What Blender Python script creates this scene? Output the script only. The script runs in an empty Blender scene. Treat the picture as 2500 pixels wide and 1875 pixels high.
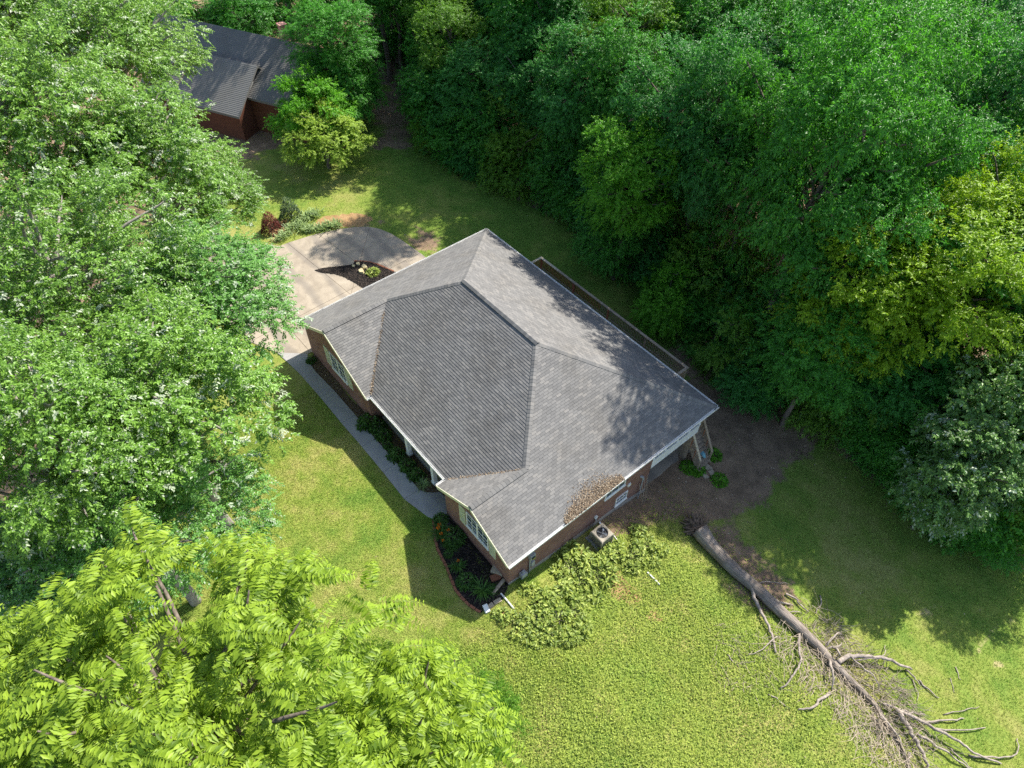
import bpy, math, random
import numpy as np
from mathutils import Vector, Matrix
rad = math.radians
SC = bpy.context.scene
COL = SC.collection
rng = np.random.default_rng(7)
random.seed(7)

# ------------------------------------------------------------------ camera
CAM = np.array([31.2984, -9.7587, 32.1018])
TH, YAW, ROLL, FPX = rad(49.4421), rad(139.4424), rad(1.0691), 1671.4
FW = np.array([math.cos(YAW)*math.cos(TH), math.sin(YAW)*math.cos(TH), -math.sin(TH)])
RT = np.array([math.sin(YAW), -math.cos(YAW), 0.0])
UP = np.cross(RT, FW)
RT, UP = math.cos(ROLL)*RT + math.sin(ROLL)*UP, -math.sin(ROLL)*RT + math.cos(ROLL)*UP
cd = bpy.data.cameras.new('camera'); cd.sensor_width = 36; cd.lens = 36*FPX/2500
cd.clip_start = 0.3; cd.clip_end = 2000
cam = bpy.data.objects.new('camera', cd); COL.objects.link(cam)
m = Matrix.Identity(4)
for i in range(3):
    m[i][0], m[i][1], m[i][2], m[i][3] = RT[i], UP[i], -FW[i], CAM[i]
cam.matrix_world = m
SC.camera = cam
# ------------------------------------------------------------------ sky, sun, exposure
SUN_EL = rad(47.5)
SUN_DIR = np.array([math.sin(rad(2.3)), -math.cos(rad(2.3)), -math.tan(SUN_EL)])   # way the light travels
SUN_DIR /= np.linalg.norm(SUN_DIR)
w = bpy.data.worlds.new('World'); SC.world = w; w.use_nodes = True
nt = w.node_tree; nt.nodes.clear()
sky = nt.nodes.new('ShaderNodeTexSky'); sky.sky_type = 'NISHITA'; sky.sun_disc = False
sky.sun_elevation = SUN_EL; sky.sun_rotation = math.atan2(-SUN_DIR[0], -SUN_DIR[1])
sky.air_density = 1.0; sky.dust_density = 1.2; sky.ozone_density = 1.0
bg = nt.nodes.new('ShaderNodeBackground'); bg.inputs['Strength'].default_value = 0.125
wo = nt.nodes.new('ShaderNodeOutputWorld')
nt.links.new(sky.outputs[0], bg.inputs[0]); nt.links.new(bg.outputs[0], wo.inputs[0])
sl = bpy.data.lights.new('sun', 'SUN'); sl.energy = 4.6; sl.angle = rad(0.55); sl.color = (1.0, 0.955, 0.87)
so = bpy.data.objects.new('sun', sl); COL.objects.link(so)
so.rotation_euler = Vector(SUN_DIR).to_track_quat('-Z', 'Y').to_euler(); so.location = (0, 0, 60)
vs = SC.view_settings
vs.view_transform = 'Standard'; vs.look = 'None'; vs.exposure = 1.0; vs.gamma = 1.0; vs.use_curve_mapping = False
SC.render.engine = 'CYCLES'
cy = SC.cycles
cy.max_bounces = 7; cy.diffuse_bounces = 4; cy.glossy_bounces = 2; cy.transmission_bounces = 4
cy.use_denoising = False; cy.sample_clamp_indirect = 4.0

# ------------------------------------------------------------------ terrain and photo rays
EZ = 2.6
L, D, WL, WR, PL, PR, S = 20.54, 14.40, 7.80, 5.62, 0.29, 0.575, 0.559
def smooth(a, b, x):
    t = np.clip((x-a)/(b-a), 0, 1); return t*t*(3-2*t)
def H(x, y):
    x = np.asarray(x, float); y = np.asarray(y, float)
    pr = np.interp(y, [-30, -.6, 1.3, 2.8, 4.6, 7.2, 9.7, 12, 20, 40, 90], [0, 0, -.42, -.75, -.95, -1.15, -1.75, -1.95, -2.3, -3.2, -4])
    pl = np.interp(y, [-30, 14, 22, 40, 90], [0, 0, -.5, -1.6, -3])
    k = smooth(3, 13, x)
    z = pr*k + pl*(1-k) - 0.02*np.maximum(x-22, 0)
    return z + 0.035*np.sin(x*.7+1)*np.sin(y*.6) * (smooth(0, 3, np.abs(x-10)-10.5) + smooth(0, 4, -y-3))*.7
def ray(px):
    d = FW*FPX + RT*(px[0]-1250) - UP*(px[1]-937.5); return d/np.linalg.norm(d)
def G(px, py):                                   # photo pixel -> point on the terrain
    d = ray((px, py)); t = -CAM[2]/d[2]
    for _ in range(30):
        p = CAM+d*t; t += (float(H(p[0], p[1]))-p[2])/d[2]*.8
    return CAM+d*t
def PZ(px, py, z): d = ray((px, py)); return CAM+d*((z-CAM[2])/d[2])
def PAX(px, py, ax, k): d = ray((px, py)); return CAM+d*((k-CAM[ax])/d[ax])
def crop(ox, oy, s): return lambda x, y: (ox+x/s, oy+y/s)
c1, c2, c3, c4, c5 = crop(700, 530, 3.949), crop(700, 800, 3.949), crop(1000, 1120, 3.949), crop(1400, 950, 3.949), crop(1250, 580, 3.949)
c6, c7, c8, c9 = crop(1650, 1250, 2.602), crop(400, 0, 3.949), crop(600, 300, 3.949), crop(800, 1235, 2.592)
def dd(x, y): return (x*1.1302, y*1.1302)
def project(P):
    d = np.asarray(P, float)-CAM; z = d@FW
    return 1250+FPX*(d@RT)/z, 937.5-FPX*(d@UP)/z, z
def inpoly(x, y, poly):
    x = np.asarray(x); y = np.asarray(y); r = np.zeros(x.shape, bool); n = len(poly)
    for i in range(n):
        x0, y0 = poly[i][:2]; x1, y1 = poly[(i+1) % n][:2]
        if y0 == y1: continue
        c = (y0 > y) != (y1 > y)
        r ^= c & (x < (x1-x0)*(y-y0)/(y1-y0)+x0)
    return r

# ------------------------------------------------------------------ materials
class NT:
    def __init__(s, name):
        s.m = bpy.data.materials.new(name); s.m.use_nodes = True; s.t = s.m.node_tree
        s.b = s.t.nodes['Principled BSDF']; s.o = s.t.nodes['Material Output']
        s.tc = s.t.nodes.new('ShaderNodeTexCoord')
    def n(s, k, **kw):
        x = s.t.nodes.new('ShaderNode'+k)
        for a, v in kw.items():
            if a in x.inputs: s.set(x.inputs[a], v)
            else: setattr(x, a, v)
        return x
    def set(s, i, v):
        if isinstance(v, bpy.types.NodeSocket): s.t.links.new(v, i)
        elif isinstance(v, tuple) and len(v) == 3 and i.type == 'RGBA': i.default_value = (*v, 1)
        else: i.default_value = v
    def noise(s, scale, detail=5, co=None, rough=.6, dist=0.0):
        x = s.n('TexNoise', Scale=scale, Detail=float(detail), Roughness=rough, Distortion=dist)
        s.set(x.inputs['Vector'], co if co is not None else s.tc.outputs['Object']); return x.outputs['Fac']
    def ramp(s, f, stops):
        x = s.n('ValToRGB'); s.set(x.inputs[0], f); e = x.color_ramp.elements
        while len(e) < len(stops): e.new(.5)
        for q, (p, c) in zip(e, stops): q.position = p; q.color = (*c, 1) if len(c) == 3 else c
        return x.outputs[0]
    def mix(s, f, a, b, mode='MIX'):
        x = s.n('Mix', data_type='RGBA', blend_type=mode)
        s.set(x.inputs[0], f); s.set(x.inputs[6], a); s.set(x.inputs[7], b); return x.outputs[2]
    def math(s, op, a, b=0.0):
        x = s.n('Math', operation=op); s.set(x.inputs[0], a); s.set(x.inputs[1], b); return x.outputs[0]
    def mr(s, v, a, b, c=0.0, d=1.0):
        x = s.n('MapRange'); s.set(x.inputs[0], v)
        for i, k in enumerate((a, b, c, d)): x.inputs[i+1].default_value = k
        return x.outputs[0]
    def attr(s, name): return s.n('Attribute', attribute_name=name).outputs['Fac']
    def bump(s, h, st=.3, dist=.02):
        x = s.n('Bump', Strength=st, Distance=dist); s.set(x.inputs['Height'], h); s.set(s.b.inputs['Normal'], x.outputs[0]); return x
    def base(s, c, rough=.8, spec=.3, metal=0.0):
        s.set(s.b.inputs['Base Color'], c); s.set(s.b.inputs['Roughness'], rough)
        s.b.inputs['Specular IOR Level'].default_value = spec; s.b.inputs['Metallic'].default_value = metal; return s.m
MATS = {}
def simple(name, c, var=.25, scale=6., rough=.7, spec=.3, metal=0., bump=0., bscale=40.):
    if name in MATS: return MATS[name]
    t = NT(name); n = t.noise(scale, 6)
    lo = tuple(k*(1-var) for k in c); hi = tuple(min(1, k*(1+var)) for k in c)
    m_ = t.base(t.ramp(n, [(.3, lo), (.7, hi)]), rough, spec, metal)
    if bump: t.bump(t.noise(bscale, 4), bump, .01)
    MATS[name] = m_; return m_

def leafmat(name, c, c2, trans=.4, rough=.42, spec=.45, hue=.35, under=None):
    spec *= .6
    t = NT(name); r = t.attr('rnd'); oi = t.n('ObjectInfo')
    f = t.math('FRACT', t.math('ADD', r, t.math('MULTIPLY', oi.outputs['Random'], .37)))
    big = t.noise(.55, 3)
    f2 = t.math('ADD', t.math('MULTIPLY', f, .65), t.math('MULTIPLY', big, .45))
    col = t.mix(f2, c, c2)
    v = t.math('ADD', .62, t.math('MULTIPLY', f, .7))
    hs = t.n('HueSaturation', Saturation=1.0); t.set(hs.inputs['Value'], v); t.set(hs.inputs['Color'], col)
    col = hs.outputs[0]
    if under is not None:
        g = t.n('NewGeometry'); col2 = t.mix(g.outputs['Backfacing'], col, under)
    else: col2 = col
    t.base(col2, rough, spec)
    tr = t.n('BsdfTranslucent')
    tcol = t.mix(1.0, col, (1.25, 1.3, .55), 'MULTIPLY')
    t.set(tr.inputs['Color'], tcol)
    mx = t.n('MixShader'); mx.inputs[0].default_value = trans
    t.t.links.new(t.b.outputs[0], mx.inputs[1]); t.t.links.new(tr.outputs[0], mx.inputs[2]); t.t.links.new(mx.outputs[0], t.o.inputs['Surface'])
    MATS[name] = t.m; return t.m
M = MATS
leafmat('leaf_oak', (.085, .22, .03), (.20, .34, .05), .32, .38, .55, under=(.46, .52, .36))
leafmat('leaf_oak_blue', (.07, .21, .038), (.145, .30, .06), .30, .4, .5, under=(.40, .48, .33))
leafmat('leaf_wood', (.034, .19, .022), (.095, .29, .034), .42, .38, .45)
leafmat('leaf_wood_blue', (.032, .17, .030), (.075, .255, .046), .40, .4, .45)
leafmat('leaf_wood_olive', (.065, .195, .018), (.16, .30, .03), .44, .4, .45)
leafmat('leaf_bright', (.085, .29, .018), (.16, .38, .028), .46, .4, .4)
leafmat('leaf_yellow', (.13, .28, .012), (.29, .42, .02), .42, .4, .4)
leafmat('leaf_pale', (.075, .19, .035), (.17, .30, .075), .3, .36, .6, under=(.4, .48, .34))
leafmat('leaf_dogwood', (.15, .30, .03), (.32, .42, .055), .35, .45, .4)
leafmat('leaf_walnut', (.115, .235, .018), (.27, .36, .035), .42, .45, .4)
leafmat('leaf_hosta', (.17, .29, .045), (.36, .40, .09), .3, .4, .4)
leafmat('leaf_bed', (.05, .14, .025), (.10, .20, .035), .3, .4, .4)
leafmat('leaf_iris', (.20, .32, .12), (.34, .42, .18), .3, .45, .4)
leafmat('leaf_box', (.05, .10, .035), (.13, .18, .08), .25, .35, .5)
leafmat('leaf_red', (.10, .025, .02), (.20, .06, .045), .3, .45, .3)
leafmat('flower_orange', (.65, .16, .01), (.75, .25, .02), .3, .5, .3)
leafmat('weed_leaf', (.15, .25, .03), (.33, .38, .07), .3, .5, .3)
simple('bark_grey', (.16, .13, .105), .5, 9, .9, .1, bump=.6, bscale=30)
simple('bark_pale', (.28, .25, .22), .4, 8, .9, .1, bump=.6, bscale=30)
simple('trim_white', (.78, .77, .74), .08, 3, .5, .4)
simple('trim_cream', (.62, .60, .44), .1, 3, .6, .35)
simple('shutter_cream', (.56, .57, .40), .08, 4, .6, .3)
simple('metal_grey', (.34, .36, .38), .12, 10, .45, .5, .2)
simple('metal_dark', (.03, .03, .032), .3, 10, .5, .5)
simple('ac_tan', (.33, .29, .22), .12, 8, .5, .4)
simple('brick_plain', (.26, .105, .06), .35, 9, .85, .2, bump=.4, bscale=60)
simple('stone_tan', (.40, .33, .24), .3, 5, .9, .2, bump=.5, bscale=25)
simple('stone_yellow', (.50, .42, .24), .3, 7, .9, .2, bump=.5, bscale=25)
simple('wood_grey', (.36, .28, .20), .4, 6, .85, .2, bump=.3)
simple('wood_red', (.40, .17, .09), .35, 6, .8, .2, bump=.3)
simple('wood_pale', (.55, .46, .33), .25, 6, .8, .2, bump=.3)
simple('concrete_wall', (.34, .30, .26), .25, 3, .9, .2, bump=.3)
simple('blue_cloth', (.16, .36, .42), .15, 6, .8, .2)
simple('pipe_white', (.72, .71, .66), .1, 6, .5, .4)
simple('room_dark', (.05, .045, .04), .2, 3, .9, .1)
simple('dead_wood', (.30, .255, .215), .45, 7, .9, .15, bump=.6, bscale=25)
simple('dead_twig', (.34, .28, .21), .4, 5, .9, .1)
simple('root_dark', (.17, .125, .09), .5, 6, 1., .05)
simple('pink_brick', (.50, .27, .22), .25, 14, .9, .1)
simple('siding_dark', (.13, .055, .035), .4, 9, .9, .1)

t = NT('dead_bark'); mp = t.n('Mapping'); t.set(mp.inputs['Vector'], t.tc.outputs['Object']); mp.inputs['Rotation'].default_value = (0, 0, .12); mp.inputs['Scale'].default_value = (1.1, 12, 12)
a = t.noise(1.6, 7, mp.outputs[0], .7); b = t.noise(.8, 4)
c = t.ramp(a, [(.3, (.10, .08, .065)), (.48, (.24, .20, .165)), (.62, (.36, .31, .26)), (.78, (.50, .45, .40))]); c = t.mix(t.mr(b, .5, .75, 0, .6), c, (.20, .15, .11))
t.base(c, .95, .1); t.bump(a, 1., .06); M['dead_bark'] = t.m
t = NT('glass'); t.base((.03, .045, .05), .06, .8); M['glass'] = t.m

t = NT('brick')                                     # UV in metres
bt = t.n('TexBrick', offset=.5); t.set(bt.inputs['Vector'], t.tc.outputs['UV'])
for k, v in {'Scale': 1.0, 'Mortar Size': .007, 'Mortar Smooth': .15, 'Bias': -.1, 'Brick Width': .205, 'Row Height': .072}.items(): bt.inputs[k].default_value = v
bt.inputs['Color1'].default_value = (.29, .135, .10, 1); bt.inputs['Color2'].default_value = (.18, .08, .062, 1); bt.inputs['Mortar'].default_value = (.36, .31, .26, 1)
col = t.mix(t.mr(t.noise(1.2, 5), .3, .7), bt.outputs['Color'], t.mix(1., bt.outputs['Color'], (.72, .66, .62), 'MULTIPLY'))
t.base(col, .9, .2); inv = t.math('SUBTRACT', 1.0, bt.outputs['Fac']); t.bump(inv, .6, .008); M['brick'] = t.m

t = NT('shingle')
oi = t.n('ObjectInfo'); r = t.math('FRACT', t.math('ADD', t.attr('rnd'), oi.outputs['Random']))
c = t.ramp(r, [(0, (.150, .147, .142)), (.5, (.178, .174, .167)), (.85, (.20, .194, .184)), (1, (.225, .215, .20))])
geo = t.n('NewGeometry'); wp = geo.outputs['Position']
gr = t.noise(55, 3, wp)
c = t.mix(t.mr(gr, .25, .75), t.mix(1., c, (.74, .74, .75), 'MULTIPLY'), t.mix(1., c, (1.22, 1.21, 1.2), 'MULTIPLY'))
st = t.noise(.45, 5, wp)
c = t.mix(t.mr(st, .45, .75), c, t.mix(1., c, (.84, .82, .79), 'MULTIPLY'))
t.base(c, .95, .12); t.bump(gr, .35, .006); M['shingle'] = t.m

t = NT('concrete_drive')
a = t.noise(.9, 8, dist=.6); b = t.noise(9, 5); wv = t.n('TexWave', wave_type='RINGS', Scale=.18, Distortion=3.5, Detail=4.0)
t.set(wv.inputs['Vector'], t.tc.outputs['Object'])
c = t.ramp(a, [(.25, (.235, .195, .15)), (.55, (.36, .305, .235)), (.8, (.42, .36, .28))])
c = t.mix(t.mr(b, .55, .8, 0, .5), c, (.19, .16, .13))
c = t.mix(t.mr(wv.outputs['Fac'], .6, 1.0, 0, .6), c, (.20, .175, .15))
t.base(c, .9, .2); t.bump(t.noise(60, 3), .25, .006); M['concrete_drive'] = t.m
t = NT('concrete_walk')
a = t.noise(1.2, 6); b = t.noise(22, 4)
c = t.ramp(a, [(.3, (.30, .29, .28)), (.7, (.39, .375, .355))]); c = t.mix(t.mr(b, .55, .8, 0, .2), c, (.24, .23, .22))
t.base(c, .9, .2); t.bump(t.noise(70, 3), .2, .005); M['concrete_walk'] = t.m
t = NT('mulch_black'); a = t.noise(28, 5); c = t.ramp(a, [(.3, (.008, .007, .007)), (.6, (.028, .024, .022)), (.8, (.06, .05, .045))])
t.base(c, .95, .15); t.bump(a, 1., .05); M['mulch_black'] = t.m
t = NT('mulch_brown'); a = t.noise(24, 5); c = t.ramp(a, [(.3, (.07, .048, .03)), (.6, (.15, .105, .065)), (.8, (.24, .18, .11))])
t.base(c, .95, .15); t.bump(a, 1., .04); M['mulch_brown'] = t.m
t = NT('litter'); r = t.attr('rnd'); t.base(t.ramp(r, [(0, (.11, .075, .05)), (.5, (.22, .16, .105)), (.85, (.36, .28, .19)), (1, (.55, .46, .34))]), .9, .2); M['litter'] = t.m
t = NT('bark_chip'); r = t.attr('rnd'); t.base(t.ramp(r, [(0, (.008, .007, .006)), (.7, (.04, .032, .028)), (1, (.12, .09, .07))]), .9, .2); M['bark_chip'] = t.m

def grasscol(t, co):
    big = t.noise(.16, 4, co); mid = t.noise(.75, 5, co)
    f = t.math('ADD', t.math('MULTIPLY', big, .6), t.math('MULTIPLY', mid, .5))
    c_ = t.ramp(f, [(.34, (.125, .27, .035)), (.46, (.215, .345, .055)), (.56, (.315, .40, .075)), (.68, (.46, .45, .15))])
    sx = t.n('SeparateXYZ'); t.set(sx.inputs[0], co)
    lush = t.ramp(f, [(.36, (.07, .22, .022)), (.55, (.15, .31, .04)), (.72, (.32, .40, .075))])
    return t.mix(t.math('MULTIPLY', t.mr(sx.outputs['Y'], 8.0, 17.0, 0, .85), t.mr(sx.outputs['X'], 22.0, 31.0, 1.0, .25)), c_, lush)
t = NT('ground'); co = t.tc.outputs['Object']
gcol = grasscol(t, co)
fine = t.noise(14, 6, co); fin2 = t.noise(45, 4, co)
gcol = t.mix(t.mr(fine, .35, .7), t.mix(1., gcol, (.50, .50, .42), 'MULTIPLY'), gcol)
gcol = t.mix(t.mr(fin2, .4, .75, 0, .45), gcol, (.30, .25, .10))
soil = t.ramp(t.noise(1.1, 7, co), [(.3, (.17, .12, .08)), (.55, (.29, .20, .13)), (.75, (.40, .28, .18))])
soil = t.mix(t.mr(t.noise(30, 4, co), .5, .75, 0, .7), soil, (.11, .09, .06))
clay = t.ramp(t.noise(2.2, 6, co), [(.3, (.30, .17, .08)), (.7, (.45, .30, .15))])
dn = t.math('ADD', t.attr('dirt'), t.math('MULTIPLY', t.math('SUBTRACT', t.math('ADD', t.math('MULTIPLY', t.noise(1.3, 6, co), .7), t.math('MULTIPLY', t.noise(7, 4, co), .3)), .5), 1.6))
gcol = t.mix(t.mr(dn, .4, .65), gcol, soil)
cn = t.math('ADD', t.attr('clay'), t.math('MULTIPLY', t.math('SUBTRACT', t.noise(2.0, 6, co), .5), 1.6))
gcol = t.mix(t.mr(cn, .45, .7), gcol, clay)
pn = t.math('ADD', t.attr('straw'), t.math('MULTIPLY', t.math('SUBTRACT', t.noise(3.0, 6, co), .5), 1.2))
gcol = t.mix(t.mr(pn, .45, .7, 0, .8), gcol, (.46, .38, .2))
t.base(gcol, .95, .1); t.bump(t.math('ADD', fine, fin2), .8, .05); M['ground'] = t.m

def grassmat(name, k):
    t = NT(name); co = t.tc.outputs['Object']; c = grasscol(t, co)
    r = t.attr('rnd'); v = t.math('ADD', .55, t.math('MULTIPLY', r, .8))
    hs = t.n('HueSaturation'); t.set(hs.inputs['Value'], t.math('MULTIPLY', v, k)); t.set(hs.inputs['Color'], c)
    t.base(hs.outputs[0], .6, .25)
    tr = t.n('BsdfTranslucent'); t.set(tr.inputs['Color'], hs.outputs[0]); mx = t.n('MixShader'); mx.inputs[0].default_value = .3
    t.t.links.new(t.b.outputs[0], mx.inputs[1]); t.t.links.new(tr.outputs[0], mx.inputs[2]); t.t.links.new(mx.outputs[0], t.o.inputs['Surface'])
    M[name] = t.m
grassmat('grass', 1.25)

# ------------------------------------------------------------------ object helpers
def tag(o, label=None, cat=None, group=None, kind=None):
    if label: o['label'] = label
    if cat: o['category'] = cat
    if group: o['group'] = group
    if kind: o['kind'] = kind
    return o
def thing(name, loc, label, cat, group=None):
    o = bpy.data.objects.new(name, None); COL.objects.link(o); o.location = tuple(float(k) for k in loc); o.empty_display_size = .3
    return tag(o, label, cat, group)
def wloc(o):
    v = Vector((0, 0, 0))
    while o is not None: v = v+o.location; o = o.parent
    return v
def link(name, me, mt, parent=None):
    o = bpy.data.objects.new(name, me); COL.objects.link(o); o.parent = parent
    if mt is not None: me.materials.append(M[mt] if isinstance(mt, str) else mt)
    return o
def fast_mesh(name, V, F, rnd=None, smooth_=False):
    F = np.asarray(F, np.int32); me = bpy.data.meshes.new(name); n, k = F.shape
    me.vertices.add(len(V)); me.vertices.foreach_set('co', np.asarray(V, np.float32).ravel())
    me.loops.add(n*k); me.loops.foreach_set('vertex_index', F.ravel())
    me.polygons.add(n); me.polygons.foreach_set('loop_start', np.arange(0, n*k, k, dtype=np.int32))
    try: me.polygons.foreach_set('loop_total', np.full(n, k, np.int32))
    except Exception: pass
    if rnd is not None:
        a = me.attributes.new('rnd', 'FLOAT', 'FACE'); a.data.foreach_set('value', np.asarray(rnd, np.float32))
    if smooth_: me.polygons.foreach_set('use_smooth', np.ones(n, bool))
    me.update(calc_edges=True); return me
class MB:
    def __init__(s): s.v = []; s.f = []; s.uv = {}
    def add(s, v, f):
        b = len(s.v); s.v += [tuple(float(k) for k in p) for p in v]; s.f += [tuple(b+i for i in q) for q in f]; return s
    def box(s, lo, hi):
        x0, y0, z0 = lo; x1, y1, z1 = hi
        return s.add([(x0, y0, z0), (x1, y0, z0), (x1, y1, z0), (x0, y1, z0), (x0, y0, z1), (x1, y0, z1), (x1, y1, z1), (x0, y1, z1)],
                     [(0, 3, 2, 1), (4, 5, 6, 7), (0, 1, 5, 4), (1, 2, 6, 5), (2, 3, 7, 6), (3, 0, 4, 7)])
    def bar(s, a, b, wd, ht, up=(0, 0, 1)):              # box from a to b, width sideways, height along up
        a = np.asarray(a, float); b = np.asarray(b, float); d = b-a; d /= np.linalg.norm(d)
        sd = np.cross(d, up); sd /= np.linalg.norm(sd); u = np.cross(sd, d)
        P = [a+sd*i*wd/2+u*j*ht/2 for i, j in ((-1, -1), (1, -1), (1, 1), (-1, 1))]; Q = [p-a+b for p in P]
        return s.add(P+Q, [(3, 2, 1, 0), (4, 5, 6, 7), (0, 1, 5, 4), (1, 2, 6, 5), (2, 3, 7, 6), (3, 0, 4, 7)])
    def tube(s, pts, rs, n=8, cap=True, jitter=0):
        pts = [np.asarray(p, float) for p in pts]
        if np.isscalar(rs): rs = [rs]*len(pts)
        b = len(s.v); ref = np.array([.31, .23, .92])
        for i, p in enumerate(pts):
            d = pts[min(i+1, len(pts)-1)]-pts[max(i-1, 0)]; d = d/(np.linalg.norm(d)+1e-9)
            a = np.cross(d, ref); a /= (np.linalg.norm(a)+1e-9); c = np.cross(d, a)
            for k in range(n):
                q = 2*math.pi*k/n; r_ = rs[i]*(1+(random.random()-.5)*jitter)
                s.v.append(tuple(p+(a*math.cos(q)+c*math.sin(q))*r_))
        for i in range(len(pts)-1):
            for k in range(n):
                s.f.append((b+i*n+k, b+i*n+(k+1) % n, b+(i+1)*n+(k+1) % n, b+(i+1)*n+k))
        if cap: s.f.append(tuple(b+k for k in range(n))[::-1]); s.f.append(tuple(b+(len(pts)-1)*n+k for k in range(n)))
        return s
    def prism(s, poly, z0, z1):                       # poly: list of (x,y); z may be callables
        n = len(poly); A = sum(poly[i][0]*poly[(i+1) % n][1]-poly[(i+1) % n][0]*poly[i][1] for i in range(n))
        if A < 0: poly = poly[::-1]
        f0 = z0 if callable(z0) else (lambda x, y: z0); f1 = z1 if callable(z1) else (lambda x, y: z1)
        return s.add([(p[0], p[1], f0(*p[:2])) for p in poly]+[(p[0], p[1], f1(*p[:2])) for p in poly],
                     [tuple(range(n))[::-1], tuple(range(n, 2*n))]+[(i, (i+1) % n, n+(i+1) % n, n+i) for i in range(n)])
    def build(s, name, mt, parent=None, smooth_=False):
        off = wloc(parent) if parent else Vector((0, 0, 0))
        me = bpy.data.meshes.new(name); me.from_pydata([(v[0]-off.x, v[1]-off.y, v[2]-off.z) for v in s.v], [], s.f); me.update()
        if smooth_: me.polygons.foreach_set('use_smooth', np.ones(len(me.polygons), bool))
        return link(name, me, mt, parent)
def unit(v): return v/(np.linalg.norm(v, axis=-1, keepdims=True)+1e-9)
def leafset(P, Dr, N, Ln, Wd, fold=.18, droop=.12, flip=None):
    """kite-shaped folded leaves, two triangles each"""
    Dr = unit(Dr); N = unit(N-Dr*(N*Dr).sum(-1, keepdims=True)); Sd = np.cross(Dr, N)
    if flip is not None: Sd = Sd*np.where(flip, -1, 1)[:, None]
    Ln = np.asarray(Ln)[:, None]; Wd = np.asarray(Wd)[:, None]; n = len(P)
    V = np.empty((n, 4, 3)); V[:, 0] = P
    V[:, 1] = P+Dr*Ln*.48+Sd*Wd*.5+N*Wd*fold
    V[:, 2] = P+Dr*Ln-np.array([0, 0, 1.])*Ln*droop
    V[:, 3] = P+Dr*Ln*.48-Sd*Wd*.5+N*Wd*fold
    b = np.arange(n)[:, None]*4
    F = np.concatenate([b+np.array([[0, 1, 2]]), b+np.array([[0, 2, 3]])], 1).reshape(-1, 3)
    return V.reshape(-1, 3), F

# ------------------------------------------------------------------ ground sheet
def pxpoly(f, pts): return [G(*f(*p))[:2] for p in pts]
DRIVE = pxpoly(c8, [(330, 1190), (420, 1155), (500, 1130), (600, 1098), (700, 1070), (880, 1030), (1050, 1008), (1180, 1003), (1290, 1025), (1400, 1070), (1500, 1130), (1600, 1200), (1700, 1270), (1770, 1330)]) \
    + [np.array(p) for p in ((-1.0, 14.0), (.6, 14.2), (.6, 1.5), (.25, -.4), (-1.1, -1.9), (-4, -3.2), (-9, -3.5), (-15, -2.5), (-15.5, -.5), (-13.2, 1.0))]
ISLAND = pxpoly(c8, [(665, 1425), (760, 1402), (880, 1390), (960, 1380), (1035, 1370), (1050, 1345), (1120, 1340), (1200, 1350), (1300, 1385), (1430, 1440)]) \
    + [np.array(p) for p in ((-.9, 10.2), (-.6, 8.0), (-1.6, 6.2))] + pxpoly(c8, [(1130, 1595), (1050, 1545), (950, 1490), (850, 1460), (740, 1450)])
w_out = [G(*c2(*p))[:2] for p in ((100, 420), (165, 490), (330, 680), (530, 925), (727, 1152), (930, 1398), (1135, 1657))]
w_in = [G(*c2(*p))[:2] for p in ((212, 330), (282, 430), (456, 608), (662, 845), (853, 1073), (1063, 1310), (1277, 1566))]
LASTW = [w_out[-1]]+[G(*c3(*p))[:2] for p in ((170, 560), (215, 580), (300, 572))]+[np.array(p) for p in ((16.3, -.9), (15.3, -.28), (14.6, .3))] + \
    [G(*c3(*p))[:2] for p in ((290, 322), (230, 330), (150, 325), (95, 305))]+[w_in[-1]]
WALKPOLY = w_out+[G(*c3(170, 560))[:2], G(*c3(215, 580))[:2], np.array((16.3, -.9)), np.array((14.6, .3))]+w_in[::-1]+[np.array((.3, -.3)), np.array((-.9, -1.6))]
STRIP = w_in+[G(*c3(*p))[:2] for p in ((95, 305), (150, 325), (230, 330), (290, 322))]+[np.array(p) for p in ((14.9, .3), (14.9, 1.6), (7.5, 1.6), (7.5, .1), (.4, .1))]
BEDEDGE = [G(*c3(*p))[:2] for p in ((228, 590), (238, 680), (248, 780), (268, 870), (305, 945), (345, 1020), (372, 1090), (400, 1160), (440, 1260), (485, 1325), (560, 1400), (640, 1462), (690, 1480))]
BEDEND = [G(*c3(*p))[:2] for p in ((740, 1450), (785, 1420), (830, 1390), (885, 1355))]
BED = BEDEDGE+BEDEND+[np.array((20.75, -1.1)), np.array((20.3, -.3)), np.array((15.2, -.3)), np.array((15.9, -.95))]
HOUSE = [(0.2, -.2), (L-.15, -.4), (L-.15, D-.3), (.2, D-.3)]
PATIO = [(13.6, 10.1), (20.15, 10.1)]+[tuple(G(*c4(*p))[:2]) for p in ((710, 915), (830, 835), (940, 730), (1015, 690), (1010, 640))]+[(20.2, 14.3), (13.6, 14.3)]
EDGE = [(-60, 24), (-38, 25), (-30, 23.5), (-23.5, 24.5), (-20, 23.0), (-16.5, 19.8), (-7.4, 20.9), (-.7, 22.8), (8.8, 23.0), (15, 21.3), (19.8, 20.0), (24.9, 21.8), (28.4, 21.6), (32.7, 21.3), (36, 22.8), (44, 25), (60, 28)]
def edge_y(x): return np.interp(x, [p[0] for p in EDGE], [p[1] for p in EDGE])
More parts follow.
